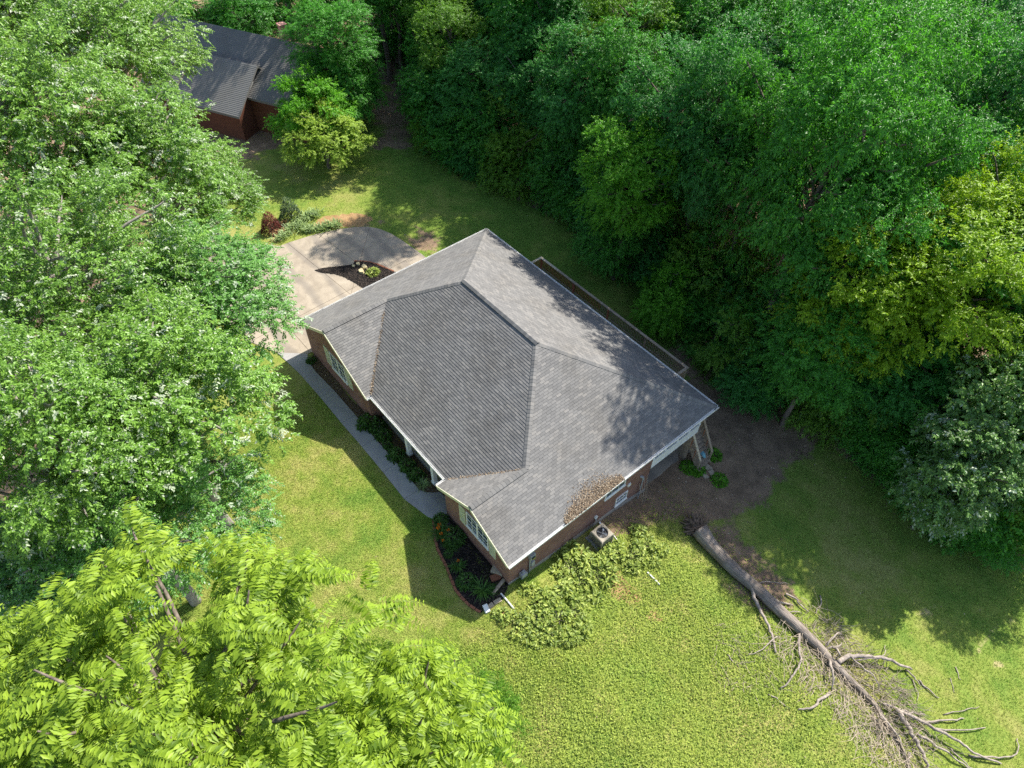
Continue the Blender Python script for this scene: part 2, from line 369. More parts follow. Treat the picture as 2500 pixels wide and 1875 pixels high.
DIRT = [pxpoly(dd, [(1385, 1000), (1500, 880), (1545, 790), (1620, 850), (1760, 880), (1790, 950), (1740, 1000), (1650, 1060), (1600, 1130), (1480, 1150), (1400, 1130), (1310, 1140), (1290, 1120)]),
        pxpoly(dd, [(1440, 740), (1530, 780), (1600, 870), (1500, 900), (1420, 760)]),
        pxpoly(dd, [(815, 190), (880, 200), (895, 330), (810, 320)]),
        pxpoly(dd, [(800, 470), (820, 465), (815, 495), (770, 500)]),
        pxpoly(dd, [(890, 500), (940, 520), (930, 555), (900, 545)]),
        pxpoly(dd, [(1490, 1120), (1560, 1120), (1700, 1290), (1640, 1330), (1560, 1250)]),
        [(-70, -40), (-6, -40), (-4, -14), (-8, -4.5), (-18, -5), (-22, 0), (-24, 12), (-36, 24), (-70, 24)], [(-6, -40), (12, -40), (9, -15), (2, -11), (-5, -8)],
        pxpoly(c3, [(950, 1215), (1250, 1005), (1640, 750), (1700, 800), (1500, 900), (1300, 1080), (1000, 1300), (860, 1330), (850, 1200)])]
CLAY = [pxpoly(dd, [(690, 468), (770, 458), (812, 470), (790, 488), (700, 497), (670, 490)]), pxpoly(dd, [(575, 480), (625, 470), (640, 500), (590, 530)]),
        pxpoly(c9, [(1080, 610), (1160, 640), (1130, 720), (1150, 770), (1100, 740)]), pxpoly(c9, [(1620, 540), (1700, 530), (1660, 580)]), pxpoly(c9, [(1290, 780), (1380, 850), (1320, 850)]),
        pxpoly(c9, [(1780, 380), (1900, 450), (2000, 600), (1900, 620), (1750, 560)]), pxpoly(c9, [(2000, 640), (2150, 700), (2050, 760)])]
STRAW = [pxpoly(c6, [(1830, 1010), (1900, 860), (2010, 740), (2100, 680), (2190, 670), (2200, 700), (2090, 730), (1970, 850), (1870, 1000)]), pxpoly(c6, [(1995, 940), (2060, 920), (2100, 990), (2050, 1025)]), pxpoly(c6, [(1500, 660), (1640, 560), (1700, 540), (1600, 680)])]
def softmask(X, Y, polys, r=.35):
    a = np.zeros(X.shape)
    for poly in polys:
        P = np.array([p[:2] for p in poly]); lo = P.min(0)-2; hi = P.max(0)+2
        s_ = (X > lo[0]) & (X < hi[0]) & (Y > lo[1]) & (Y < hi[1])
        if not s_.any(): continue
        x, y = X[s_], Y[s_]; k = np.zeros(x.shape)
        for i in range(12):
            q = 2*math.pi*i/12; rr = r*(.5+.5*(i % 2)); k += inpoly(x+rr*math.cos(q), y+rr*math.sin(q), P)
        a[s_] = np.maximum(a[s_], k/12)
    return a
_vn = np.random.default_rng(3).random((64, 64))
def vnoise(x, y, f):
    x = np.asarray(x)*f+100.3; y = np.asarray(y)*f+100.7; i = np.floor(x).astype(int); j = np.floor(y).astype(int); u = x-i; v = y-j; u = u*u*(3-2*u); v = v*v*(3-2*v)
    g = lambda a, b: _vn[a % 64, b % 64]
    return (g(i, j)*(1-u)+g(i+1, j)*u)*(1-v)+(g(i, j+1)*(1-u)+g(i+1, j+1)*u)*v
def patchy(x, y): return vnoise(x, y, .55)*.5+vnoise(x, y, 1.3)*.3+vnoise(x, y, 3.1)*.2-.5
def dirtmask(x, y):
    m_ = softmask(x, y, DIRT, 1.1); return np.clip(m_+np.where((m_ > .02), patchy(x, y)*1.5, 0), 0, 1)
gx = np.concatenate([np.arange(-300, -36, 12), np.arange(-36, 46, .3), np.arange(46, 310, 12)])
gy = np.concatenate([np.arange(-300, -24, 12), np.arange(-24, 32, .3), np.arange(32, 310, 12)])
X, Y = np.meshgrid(gx, gy); Z = H(X, Y)
V = np.stack([X, Y, Z], -1).reshape(-1, 3); nx, ny = len(gx), len(gy)
i0 = (np.arange(ny-1)[:, None]*nx+np.arange(nx-1)[None]).ravel()
me = fast_mesh('ground', V, np.stack([i0, i0+1, i0+nx+1, i0+nx], 1), smooth_=True)
ed = edge_y(X)
dirt = np.maximum(dirtmask(X, Y), smooth(-1.2, .8, Y-ed+patchy(X, Y)*2))
for nm, arr in (('dirt', dirt), ('clay', softmask(X, Y, CLAY, .35)), ('straw', softmask(X, Y, STRAW, .3))):
    at = me.attributes.new(nm, 'FLOAT', 'POINT'); at.data.foreach_set('value', arr.ravel().astype(np.float32))
tag(link('ground', me, 'ground'), kind='structure')

# ------------------------------------------------------------------ driveway, walk, beds
def HZ(k): return lambda x, y: float(H(x, y))+k
def sheet(name, poly, mt, h, parent=None, base=-.25, step=1.0):
    # densify the outline and fan from a triangulated prism
    return MB().prism([tuple(p[:2]) for p in poly], HZ(base), HZ(h)).build(name, mt, parent)
def clip(poly, n, k):          # keep n.p <= k
    out = []
    for i in range(len(poly)):
        a, b = np.array(poly[i][:2], float), np.array(poly[(i+1) % len(poly)][:2], float); da, db = a@n-k, b@n-k
        if da <= 0: out.append(a)
        if da*db < 0: out.append(a+(b-a)*da/(da-db))
    return out
drv = thing('driveway', (-6, 5, 0), None, None); tag(drv, kind='structure')
# slabs cut along the joints seen in the photo
def jl(f, a, b):
    p, q = G(*f(*a))[:2], G(*f(*b))[:2]; d = (q-p)/np.linalg.norm(q-p); n = np.array([-d[1], d[0]]); return n, float(n@p)
joints = [jl(c8, (1195, 1005), (1110, 1310)), jl(c8, (690, 1070), (890, 1220)), jl(c8, (500, 1240), (690, 1395)), jl(c1, (200, 920), (700, 655)), (np.array([0., 1.]), -.2)]
pieces = [DRIVE]
for n, k in joints:
    nw = []
    for p in pieces:
        for sgn in (1, -1):
            q = clip(p, n*sgn, k*sgn-.012)
            if len(q) > 2: nw.append(q)
    pieces = nw
def area(p): return abs(sum(p[i][0]*p[(i+1) % len(p)][1]-p[(i+1) % len(p)][0]*p[i][1] for i in range(len(p))))/2
for p in pieces:
    if area(p) > .01: sheet('slab', p, 'concrete_drive', .035, drv)
sheet('joint_bed', DRIVE, 'mulch_brown', .018, drv)
wk = thing('walkway', (8, -1.5, 0), None, None); tag(wk, kind='structure')
def shrink(q, g=.008):
    c = sum(q)/len(q); return [c+(p-c)*(1-g/np.linalg.norm(p-c)*1.2) for p in q]
for i in range(6): sheet('slab', shrink([w_out[i], w_out[i+1], w_in[i+1], w_in[i]]), 'concrete_walk', .05, wk)
sheet('slab', shrink(LASTW), 'concrete_walk', .05, wk)
sheet('slab', [w_out[0], w_in[0], np.array((.25, -.42)), np.array((-1.05, -1.85))], 'concrete_walk', .046, wk)
def bumpy_bed(name, poly, mt, h, amp, n=0, chipmat=None, chip=.05):
    P = np.array([p[:2] for p in poly]); lo, hi = P.min(0), P.max(0)
    root = thing(name, ((lo[0]+hi[0])/2, (lo[1]+hi[1])/2, 0), None, None); tag(root, kind='structure')
    sheet('soil', poly, mt, h, root)
    if n:
        x = rng.uniform(lo[0], hi[0], n*3); y = rng.uniform(lo[1], hi[1], n*3); k = inpoly(x, y, P); x, y = x[k][:n], y[k][:n]; c = len(x)
        Pp = np.stack([x, y, H(x, y)+h+.006], -1); a = rng.uniform(0, 6.28, c)
        Dr = np.stack([np.cos(a), np.sin(a), rng.normal(0, .25, c)], -1); N = np.stack([rng.normal(0, .4, c), rng.normal(0, .4, c), np.ones(c)], -1)
        V, F = leafset(Pp, Dr, N, rng.uniform(.6, 1.4, c)*chip, rng.uniform(.4, .9, c)*chip, .1, .05)
        V = V-np.array(root.location)
        tag(link('mulch_chips', fast_mesh('mulch_chips', V, F, np.repeat(rng.random(c), 2)), chipmat, root), kind='stuff')
    return root
bumpy_bed('black_mulch_bed', BED, 'mulch_black', .03, .03, 9000, 'bark_chip', .08)
bumpy_bed('driveway_island_bed', ISLAND, 'mulch_black', .06, .03, 7000, 'bark_chip', .08)
bumpy_bed('planting_strip', STRIP, 'mulch_brown', .02, .02, 7000, 'litter', .05)
sheet('patio', PATIO, 'concrete_drive', .03)['kind'] = 'structure'

# brick edging of the front bed: one thing, each brick a part
def brick_row(name, pts, label, closed=False, lenb=.30, wd=.13, ht=.12, mt='brick_plain', proto={}):
    P = [np.array(p[:2]) for p in pts]; seg = [np.linalg.norm(P[i+1]-P[i]) for i in range(len(P)-1)]; tot = sum(seg); n = max(1, int(tot/(lenb+.012)))
    root = thing(name, (*P[0], float(H(*P[0]))), label, 'edging')
    if mt not in proto:
        b = MB().box((-.5, -.5, 0), (.5, .5, 1)); me = bpy.data.meshes.new('brick'); me.from_pydata(b.v, [], b.f); me.materials.append(M[mt]); proto[mt] = me
    for i in range(n):
        s_ = (i+.5)*tot/n; k = 0
        while s_ > seg[k] and k < len(seg)-1: s_ -= seg[k]; k += 1
        p = P[k]+(P[k+1]-P[k])*s_/seg[k]; d = P[k+1]-P[k]
        o = bpy.data.objects.new('brick', proto[mt]); COL.objects.link(o); o.parent = root
        o.location = Vector((p[0], p[1], float(H(*p))-.05))-root.location
        o.rotation_euler = (rng.normal(0, .03), rng.normal(0, .03), math.atan2(d[1], d[0])+rng.normal(0, .05)); o.scale = (lenb*rng.uniform(.93, 1.0), wd*rng.uniform(.9, 1.1), ht*rng.uniform(.85, 1.15))
    return root
brick_row('brick_edging', BEDEDGE, 'curved row of red bricks edging the black mulch bed by the lawn')
brick_row('brick_edging', BEDEND, 'short row of loose pinkish bricks at the tip of the black mulch bed', lenb=.42, wd=.22, mt='stone_tan')
brick_row('brick_edging', [G(*c8(*p))[:2] for p in ((1045, 1338), (1120, 1336), (1200, 1346), (1300, 1380), (1430, 1436))], 'brick border along the driveway island beside the shaded concrete', lenb=.25)
for i, (px, py, sx, sy, sz, nm, lab) in enumerate(((740, 1450, .42, .25, .14, 'trim_white', 'whitish block at the tip of the black mulch bed'), (848, 1100, .62, .38, .34, 'stone_tan', 'larger brown wall block stacked by the house corner'), (828, 1155, .30, .5, .22, 'brick_plain', 'reddish block standing on edge near the house corner'), (855, 1240, .16, .95, .16, 'wood_grey', 'grey timber lying beside the house corner bed'))):
    p = G(*c3(px, py)); b = MB(); n_ = 10
    root = thing('edging_block', (p[0], p[1], p[2]), lab, 'block')
    b.box((p[0]-sx/2, p[1]-sy/2, p[2]-.03), (p[0]+sx/2, p[1]+sy/2, p[2]+sz)); o = b.build('block_body', nm, root); root.rotation_euler.z = rng.uniform(-.6, .6)
    bv = o.modifiers.new('b', 'BEVEL'); bv.width = .025; bv.segments = 2
for i, (px, py, r) in enumerate(((1145, 1400, .30), (1115, 1440, .30), (1085, 1365, .2), (1040, 1385, .16))):
    p = G(*c8(px, py)); b = MB()
    ring = [(math.cos(a)*r*(1+.25*math.sin(3*a+i)), math.sin(a)*r*.8*(1+.2*math.cos(2*a+i))) for a in np.linspace(0, 6.28, 11)[:-1]]
    b.add([(p[0]+x, p[1]+y, p[2]) for x, y in ring]+[(p[0]+x*.75, p[1]+y*.75, p[2]+.2*r/.3) for x, y in ring], [tuple(range(10, 20))]+[(k, (k+1) % 10, 10+(k+1) % 10, 10+k) for k in range(10)])
    tag(b.build('bed_rock', 'stone_yellow'), ['upper large pale rock in the driveway island mulch', 'lower large pale rock in the driveway island mulch', 'small pale rock at the brick border of the driveway island', 'smallest pale rock at the point of the island bricks'][i], 'rock', 'pale rocks in the island')

# ------------------------------------------------------------------ the brick house
house = thing('brick_house', (0, 0, 0), 'single-storey red brick house with grey shingle hip roof and white gutters', 'house')
WF_L, WF_R, WX0, WX1, WB = -PL+.2, -PR+.22, .33, L-.22, D-.35      # wall planes
def roofz(x, y):                                     # height of the roof surface over a plan point
    main = min(S*y, S*(D-y), S*x, S*(L-x))
    z = main
    if y < WL/2+.01 or True:
        if x <= WL: z = max(z, min(S*x, S*(WL-x), 99) if y < max(x, WL-x) else z)
        if x >= L-WR: z = max(z, min(S*(L-x), S*(x-(L-WR))) if y < max(L-x, x-(L-WR)) else z)
    return EZ+z
def wall(name, a, b, z0, z1, mt='brick', parent=house, thick=.12, peak=None, flip=False):
    """vertical wall from a to b (plan), UV in metres; peak = extra gable points [(t, z)]"""
    a = np.array(a, float); b = np.array(b, float); ln = np.linalg.norm(b-a); d = (b-a)/ln; n = np.array([d[1], -d[0]])*(-1 if flip else 1)
    top = [(0, z1)]+(peak or [])+[(ln, z1)]
    bot = [(0, z0(a) if callable(z0) else z0), (ln, z0(b) if callable(z0) else z0)]
    out = [bot[0], bot[1]]+top[::-1]; k = len(out)
    off = wloc(parent)
    v = [(a[0]+d[0]*s_-off.x, a[1]+d[1]*s_-off.y, z-off.z) for s_, z in out]+[(a[0]+d[0]*s_-n[0]*thick-off.x, a[1]+d[1]*s_-n[1]*thick-off.y, z-off.z) for s_, z in out]
    f = [tuple(range(k)), tuple(range(k, 2*k))[::-1]]+[(i, k+i, k+(i+1) % k, (i+1) % k) for i in range(2, k-1)]
    if flip: f = [q[::-1] for q in f]
    me = bpy.data.meshes.new(name); me.from_pydata(v, [], f); uv = me.uv_layers.new(name='UVMap')
    for lp in me.loops:
        s_, z = out[lp.vertex_index % k]; uv.data[lp.index].uv = (s_+.37*(lp.vertex_index//k), z)
    return link(name, me, mt, parent)
TOP = EZ-.02
wl_in, wr_in = WL-.3, L-WR+.3
gz_ = lambda hw: EZ+S*hw
wall('wall', (WX0, WF_L), (wl_in, WF_L), -.4, TOP+.1, peak=[(WL/2-WX0, gz_(WL/2)-.12)])
wall('wall', (wl_in, WF_L), (wl_in, 1.7), -.4, TOP)
wall('wall', (wl_in, 1.7), (wr_in, 1.7), -.4, TOP)
wall('wall', (wr_in, 1.7), (wr_in, WF_R), -.4, TOP)
wall('wall', (wr_in, WF_R), (WX1, WF_R), -.5, TOP+.05, peak=[(L-WR/2-wr_in, gz_(WR/2)-.12)])
wall('wall', (WX1, WF_R), (WX1, 9.75), -2.4, TOP)
wall('wall', (WX1, 9.75), (13.6, 9.75), -2.4, TOP)
wall('wall', (13.6, 9.75), (13.6, WB), -2.4, TOP)
wall('wall', (16.5, WB), (WX0, WB), -2.6, TOP)
wall('wall', (WX0, WB), (WX0, WF_L), -.6, TOP)
# parged foundation along the sloping right side
b = MB(); ys = np.linspace(WF_R-.02, 9.77, 24); x = WX1+.02
for i in range(23):
    y0, y1 = ys[i], ys[i+1]; z0, z1 = float(H(x, y0)), float(H(x, y1)); h0, h1 = .22+.16*smooth(0, 3, y0), .22+.16*smooth(0, 3, y1)
    b.add([(x-.1, y0, z0-.4), (x, y0, z0-.4), (x, y1, z1-.4), (x-.1, y1, z1-.4), (x-.1, y0, z0+h0), (x, y0, z0+h0), (x, y1, z1+h1), (x-.1, y1, z1+h1)], [(1, 2, 6, 5), (4, 5, 6, 7)])
b.build('foundation', 'concrete_wall', house)
MB().box((8, 1.3, -.3), (15, 1.68, .06)).box((7.55, .5, -.3), (14.85, 1.68, .05)).build('porch_floor', 'concrete_walk', house)

# roof
R1, R2 = (D/2, D/2), (L-D/2, D/2); J1, J2 = (WL/2, WL/2), (L-WR/2, WR/2)
def plane(o, e, u, polys):     # o plan origin on the eave, e unit along the eave, u unit up the slope (plan)
    return (np.array(o, float), np.array(e, float), np.array(u, float), polys)
PLANES = [
    plane((0, 0), (1, 0), (0, 1), [[(WL, 0), (L-WR, 0), (L-WR/2, WR/2), (L-D/2, D/2), (D/2, D/2), (WL/2, WL/2)]]),
    plane((L, D), (-1, 0), (0, -1), [[(0, 0), (L, 0), (L-D/2, D/2), (D/2, D/2)]]),
    plane((0, D), (0, -1), (1, 0), [[(0, 0), (D-WL/2, 0), (D-WL/2, WL/2), (D/2, D/2)], [(D-WL/2, 0), (D+PL, 0), (D+PL, WL/2), (D-WL/2, WL/2)]]),
    plane((L, 0), (0, 1), (-1, 0), [[(WR/2, 0), (D, 0), (D/2, D/2), (WR/2, WR/2)], [(-PR, 0), (WR/2, 0), (WR/2, WR/2), (-PR, WR/2)]]),
    plane((WL, 0), (0, 1), (-1, 0), [[(-PL, 0), (0, 0), (WL/2, WL/2), (-PL, WL/2)]]),
    plane((L-WR, 0), (0, -1), (1, 0), [[(0, 0), (PR, 0), (PR, WR/2), (-WR/2, WR/2)]]),
]
roof_mb = MB()
for o, e, u, polys in PLANES:
    for poly in polys:
        top = [(*(o+e*a+u*c_), EZ+S*c_) for a, c_ in poly]; n = len(top)
        roof_mb.add(top+[(p[0], p[1], p[2]-.10) for p in top], [tuple(range(n)), tuple(range(n, 2*n))[::-1]]+[(i, n+i, n+(i+1) % n, (i+1) % n) for i in range(n)])
roof = roof_mb.build('roof', 'shingle', house)
# shingle tabs, each a thin wedge: three-dimensional courses with open butts
SLP = math.sqrt(1+S*S); EXPO, TW = .146, .315
def cut(poly, q):              # Sutherland-Hodgman, both counter-clockwise
    out = [np.array(p, float) for p in poly]
    for i in range(len(q)):
        a, b_ = np.array(q[i], float), np.array(q[(i+1) % len(q)], float); n = np.array([b_[1]-a[1], -(b_[0]-a[0])])
        nw = []
        for k in range(len(out)):
            p, r_ = out[k], out[(k+1) % len(out)]; dp, dr = (p-a)@n, (r_-a)@n
            if dp <= 1e-9: nw.append(p)
            if dp*dr < -1e-12: nw.append(p+(r_-p)*dp/(dp-dr))
        out = nw
        if len(out) < 3: return []
    return out
def tabpoint(o, e, u, nrm, a, c_, h): 
    p = o+e*a+u*c_; return np.array([p[0], p[1], EZ+S*c_])+nrm*h
tabs_full = []; tv = []; tf = []; tr_ = []
for pi, (o, e, u, polys) in enumerate(PLANES):
    nrm = np.array([-u[0]*S, -u[1]*S, 1.0]); nrm /= np.linalg.norm(nrm); ce = EXPO/SLP
    for poly in polys:
        A = sum(poly[i][0]*poly[(i+1) % len(poly)][1]-poly[(i+1) % len(poly)][0]*poly[i][1] for i in range(len(poly)))
        pl = poly if A > 0 else poly[::-1]
        amin, amax = min(p[0] for p in pl), max(p[0] for p in pl); cmax = max(p[1] for p in pl)
        for k in range(int(cmax/ce)+1):
            c0, c1_ = k*ce, (k+1)*ce
            sh = ((k*7) % 5)/5*TW
            i0_ = int((amin-sh)/TW)-2; i1_ = int((amax-sh)/TW)+2
            for i in range(i0_, i1_):
                a0, a1 = i*TW+sh+.004, (i+1)*TW+sh-.004
                q = [(a0, c0), (a1, c0), (a1, c1_), (a0, c1_)]
                r = cut(q, pl)
                if len(r) < 3: continue
                hj = ((i*31+k*17+pi*7) % 11)/11*.004
                full = abs(area(r)-(a1-a0)*(c1_-c0)) < 1e-6
                hh = lambda c_: .024+hj-.018*(c_-c0)/(c1_-c0)
                pts = [tabpoint(o, e, u, nrm, p[0], p[1], hh(p[1])) for p in r]; low = [tabpoint(o, e, u, nrm, p[0], p[1], -.004) for p in r]
                if full: tabs_full.append((np.linalg.norm(np.mean(pts, 0)-CAM), o, e, u, nrm, a0, c0, hj, len(tf), len(tf)+5))
                b0 = len(tv); n = len(r); tv += pts+low; st = len(tf)
                tf.append(tuple(b0+j for j in range(n)))
                for j in range(n): tf.append((b0+j, b0+n+j, b0+n+(j+1) % n, b0+(j+1) % n))
                rv = random.random(); tr_ += [rv]*(len(tf)-st)
tabs_full.sort(key=lambda t_: t_[0]); near = tabs_full[:300]; drop = set()
for t_ in near: drop.update(range(t_[8], t_[9]))
me = bpy.data.meshes.new('shingle_courses'); keep = [i for i in range(len(tf)) if i not in drop]
me.from_pydata([tuple(p) for p in tv], [], [tf[i] for i in keep]); at = me.attributes.new('rnd', 'FLOAT', 'FACE')
at.data.foreach_set('value', np.array([tr_[i] for i in keep], np.float32)); me.update()
tag(link('shingle_courses', me, 'shingle', roof), kind='stuff')
b = MB(); wv, sl_ = TW-.008, EXPO
b.add([(0, 0, -.004), (wv, 0, -.004), (wv, sl_, -.004), (0, sl_, -.004), (0, 0, .024), (wv, 0, .024), (wv, sl_, .006), (0, sl_, .006)], [(4, 5, 6, 7), (0, 1, 5, 4), (1, 2, 6, 5), (2, 3, 7, 6), (3, 0, 4, 7)])
tabme = bpy.data.meshes.new('shingle'); tabme.from_pydata(b.v, [], b.f); tabme.materials.append(M['shingle'])
for _, o, e, u, nrm, a0, c0, hj, _a, _b in near:
    p = tabpoint(o, e, u, nrm, a0, c0, hj); ex = np.array([e[0], e[1], 0.]); ey = np.array([u[0], u[1], S])/SLP; ez = np.cross(ex, ey)
    mm = Matrix.Identity(4)
    for i in range(3): mm[i][0], mm[i][1], mm[i][2], mm[i][3] = ex[i], ey[i], ez[i], p[i]
    ob = bpy.data.objects.new('shingle', tabme); COL.objects.link(ob); ob.parent = roof; ob.matrix_local = mm
# hip and ridge caps
def rp(x, y, z): return np.array([x, y, EZ+z])
def caps(a, b_, n1, n2, wd=.17, lift=.03, name='ridge_cap'):
    """overlapping folded caps from low end a to high end b; n1,n2 plan directions of the two slopes (pointing down)"""
    ln = np.linalg.norm(b_-a); n = int(ln/.2); d = (b_-a)/ln; mb = MB(); rv = []
    s1 = np.array([n1[0], n1[1], -S]); s2 = np.array([n2[0], n2[1], -S])
    def perp(s_): q = s_-d*(s_@d); return q/np.linalg.norm(q)
    s1, s2 = perp(s1), perp(s2); up = -(s1+s2); up /= np.linalg.norm(up)
    for i in range(n):
        p0 = a+d*ln*i/n; p1 = a+d*(ln*(i+1)/n+.03); l0, l1 = lift+.012, lift
        P = [p0+s1*wd+up*l0, p0+up*(l0+.012), p0+s2*wd+up*l0, p1+s1*wd+up*l1, p1+up*(l1+.012), p1+s2*wd+up*l1]
        lo_ = lift-.012 if lift > .04 else -.02; Q = [p0+s1*wd+up*lo_, p0+s2*wd+up*lo_, p1+s1*wd+up*lo_, p1+s2*wd+up*lo_]
        mb.add(P+Q, [(0, 1, 4, 3), (1, 2, 5, 4), (0, 6, 7, 2, 1), (0, 3, 8, 6), (2, 7, 9, 5)]); v_ = random.random(); rv += [v_]*5
    if lift > .04:
        q1, q2 = s1*(wd-.012), s2*(wd-.012); MB().add([a+q1+up*lift*.7, b_+q1+up*lift*.7, a+q1-up*.06, b_+q1-up*.06, a+q2+up*lift*.7, b_+q2+up*lift*.7, a+q2-up*.06, b_+q2-up*.06, a+up*.02, b_+up*.02], [(0, 2, 3, 1), (4, 5, 7, 6), (0, 1, 9, 8), (4, 8, 9, 5)]).build('ridge_vent_shadow_strip', 'metal_dark', roof)  # near-black strip along the vent, painting in the shadow gap under the raised caps
    o_ = mb.build(name, 'shingle', roof); at_ = o_.data.attributes.new('rnd', 'FLOAT', 'FACE'); at_.data.foreach_set('value', np.array(rv, np.float32)); tag(o_, kind='stuff')
hz = S*D/2
caps(rp(*R1, hz)-np.array([.1, 0, 0]), rp(*R2, hz)+np.array([.1, 0, 0]), (0, -1), (0, 1), .17, .075)
caps(rp(0, D, 0), rp(*R1, hz), (-1, 0), (0, 1)); caps(rp(L, D, 0), rp(*R2, hz), (1, 0), (0, 1))
caps(rp(*J1, S*WL/2), rp(*R1, hz), (-1, 0), (0, -1)); caps(rp(*J2, S*WR/2), rp(*R2, hz), (1, 0), (0, -1))
caps(rp(WL/2, -PL+.02, S*WL/2), rp(*J1, S*WL/2), (-1, 0), (1, 0), .17, .07); caps(rp(L-WR/2, -PR+.02, S*WR/2), rp(*J2, S*WR/2), (-1, 0), (1, 0), .17, .07)
# gutters, fascia, rake boards
def gut(a, b_, out, name='gutter', mt='trim_white'):
    a = np.array([*a, EZ-.055]); b_ = np.array([*b_, EZ-.055]); o_ = np.array([*out, 0.])
    mb = MB().bar(a+o_*.015, b_+o_*.015, .02, .14).bar(a+o_*.115, b_+o_*.115, .014, .12).bar(a+o_*.065-np.array([0, 0, .06]), b_+o_*.065-np.array([0, 0, .06]), .11, .012)
    return mb.build(name, mt, house)
gut((0, -PL), (0, D+.1), (-1, 0)); gut((0, D), (L, D), (0, 1)); gut((L, D+.1), (L, -PR), (1, 0)); gut((WL+.1, 0), (L-WR-.1, 0), (0, -1))
gut((WL, -PL), (WL, 0), (1, 0)); gut((L-WR, 0), (L-WR, -PR), (-1, 0))
def rake(a, b_, name='rake_board'):
    a = np.array(a, float); b_ = np.array(b_, float); MB().bar(a-np.array([0, .02, .10]), b_-np.array([0, .02, .10]), .04, .20).build(name, 'trim_cream', house)
rake((0, -PL, EZ), (WL/2, -PL, gz_(WL/2))); rake((WL/2, -PL, gz_(WL/2)), (WL, -PL, EZ)); rake((L-WR, -PR, EZ), (L-WR/2, -PR, gz_(WR/2))); rake((L-WR/2, -PR, gz_(WR/2)), (L, -PR, EZ))
MB().box((.05, -PL+.03, EZ-.17), (WX0, D-.05, EZ-.15)).box((WX1, -PR+.03, EZ-.17), (L-.02, D-.05, EZ-.15)).box((.05, WB, EZ-.172), (L-.05, D-.02, EZ-.152)).box((WL, .02, EZ-.17), (L-WR, 1.7, EZ-.15)).build('soffit', 'trim_cream', house)
# windows with frame, panes, muntins; shutters with louvres
def window(o, ud, nd, wd, ht, cols, rows, mt='trim_white', parent=house, wname='window', twin=True):
    o = np.array(o, float); ud = np.array([*ud, 0.]); nd = np.array([*nd, 0.]); zz = np.array([0, 0, 1.])
    def b3(mb, s0, s1, z0, z1, n0, n1):
        P = [o+ud*s_+zz*z+nd*n for n in (n0, n1) for s_, z in ((s0, z0), (s1, z0), (s1, z1), (s0, z1))]
        mb.add(P, [(0, 3, 2, 1), (4, 5, 6, 7), (0, 1, 5, 4), (1, 2, 6, 5), (2, 3, 7, 6), (3, 0, 4, 7)])
    fr = MB(); f_ = .06
    b3(fr, 0, f_, 0, ht, -.02, .05); b3(fr, wd-f_, wd, 0, ht, -.02, .05); b3(fr, f_, wd-f_, 0, f_, -.02, .05); b3(fr, f_, wd-f_, ht-f_, ht, -.02, .05); b3(fr, -.04, wd+.04, -.07, -.002, -.02, .09)
    if twin: b3(fr, wd/2-.05, wd/2+.05, f_, ht-f_, -.02, .048)
    b3(fr, f_, wd-f_, ht/2-.02, ht/2+.02, -.02, .04)
    win = fr.build(wname, mt, parent)
    gl = MB(); b3(gl, f_*.5, wd-f_*.5, f_*.5, ht-f_*.5, .004, .012); gl.build('pane', 'glass', win)
    mu = MB()
    for i in range(1, cols):
        s_ = wd*i/cols
        if twin and abs(s_-wd/2) < .06: continue
        b3(mu, s_-.011, s_+.011, f_, ht-f_, .012, .026)
    for j in range(1, rows):
        z = ht*j/rows
        if abs(z-ht/2) < .05: continue
        b3(mu, f_, wd-f_, z-.011, z+.011, .0125, .027)
    mu.build('muntin', mt, win)
def shutter(o, ud, nd, wd, ht):
    o = np.array(o, float); ud = np.array([*ud, 0.]); nd = np.array([*nd, 0.]); zz = np.array([0, 0, 1.]); mb = MB()
    def b3(s0, s1, z0, z1, n0, n1):
        P = [o+ud*s_+zz*z+nd*n for n in (n0, n1) for s_, z in ((s0, z0), (s1, z0), (s1, z1), (s0, z1))]
        mb.add(P, [(0, 3, 2, 1), (4, 5, 6, 7), (0, 1, 5, 4), (1, 2, 6, 5), (2, 3, 7, 6), (3, 0, 4, 7)])
    b3(0, .05, 0, ht, 0, .045); b3(wd-.05, wd, 0, ht, 0, .045)
    for z in (0, ht/2-.03, ht-.06): b3(.05, wd-.05, z, z+.06, 0, .045)
    n = int(ht/.06)
    for k in range(n):
        z = .06+(ht-.12)*k/n; b3(.05, wd-.05, z, z+.035, .002, .032)
    b3(.05, wd-.05, .06, ht-.06, 0, .015)
    mb.build('shutter', 'shutter_cream', house)
yl, yr = WF_L-.002, WF_R-.002
window((3.42, yl, 1.28), (1, 0), (0, -1), 1.72, 1.42, 4, 4); shutter((2.78, yl, 1.22), (1, 0), (0, -1), .5, 1.5); shutter((5.24, yl, 1.22), (1, 0), (0, -1), .5, 1.5)
window((17.08, yr, 1.45), (1, 0), (0, -1), 1.74, 1.35, 4, 4); shutter((16.50, yr, 1.2), (1, 0), (0, -1), .46, 1.55); shutter((18.90, yr, 1.2), (1, 0), (0, -1), .46, 1.55)
window((WX1+.002, 7.15, -.58), (0, 1), (1, 0), .9, .74, 3, 2, twin=False); window((WX1+.002, 6.1, 1.2), (0, 1), (1, 0), 1.5, 1.15, 3, 2, twin=False)
window((9.2, 1.698, .9), (1, 0), (0, -1), 1.5, 1.4, 4, 4); window((12.6, 1.698, .9), (1, 0), (0, -1), 1.4, 1.4, 4, 4)
d_ = MB().box((11.1, 1.62, .06), (12.05, 1.697, 2.1)).build('door', 'trim_white', house); MB().box((11.16, 1.6, 1.0), (11.2, 1.619, 1.1)).build('handle', 'metal_dark', d_)
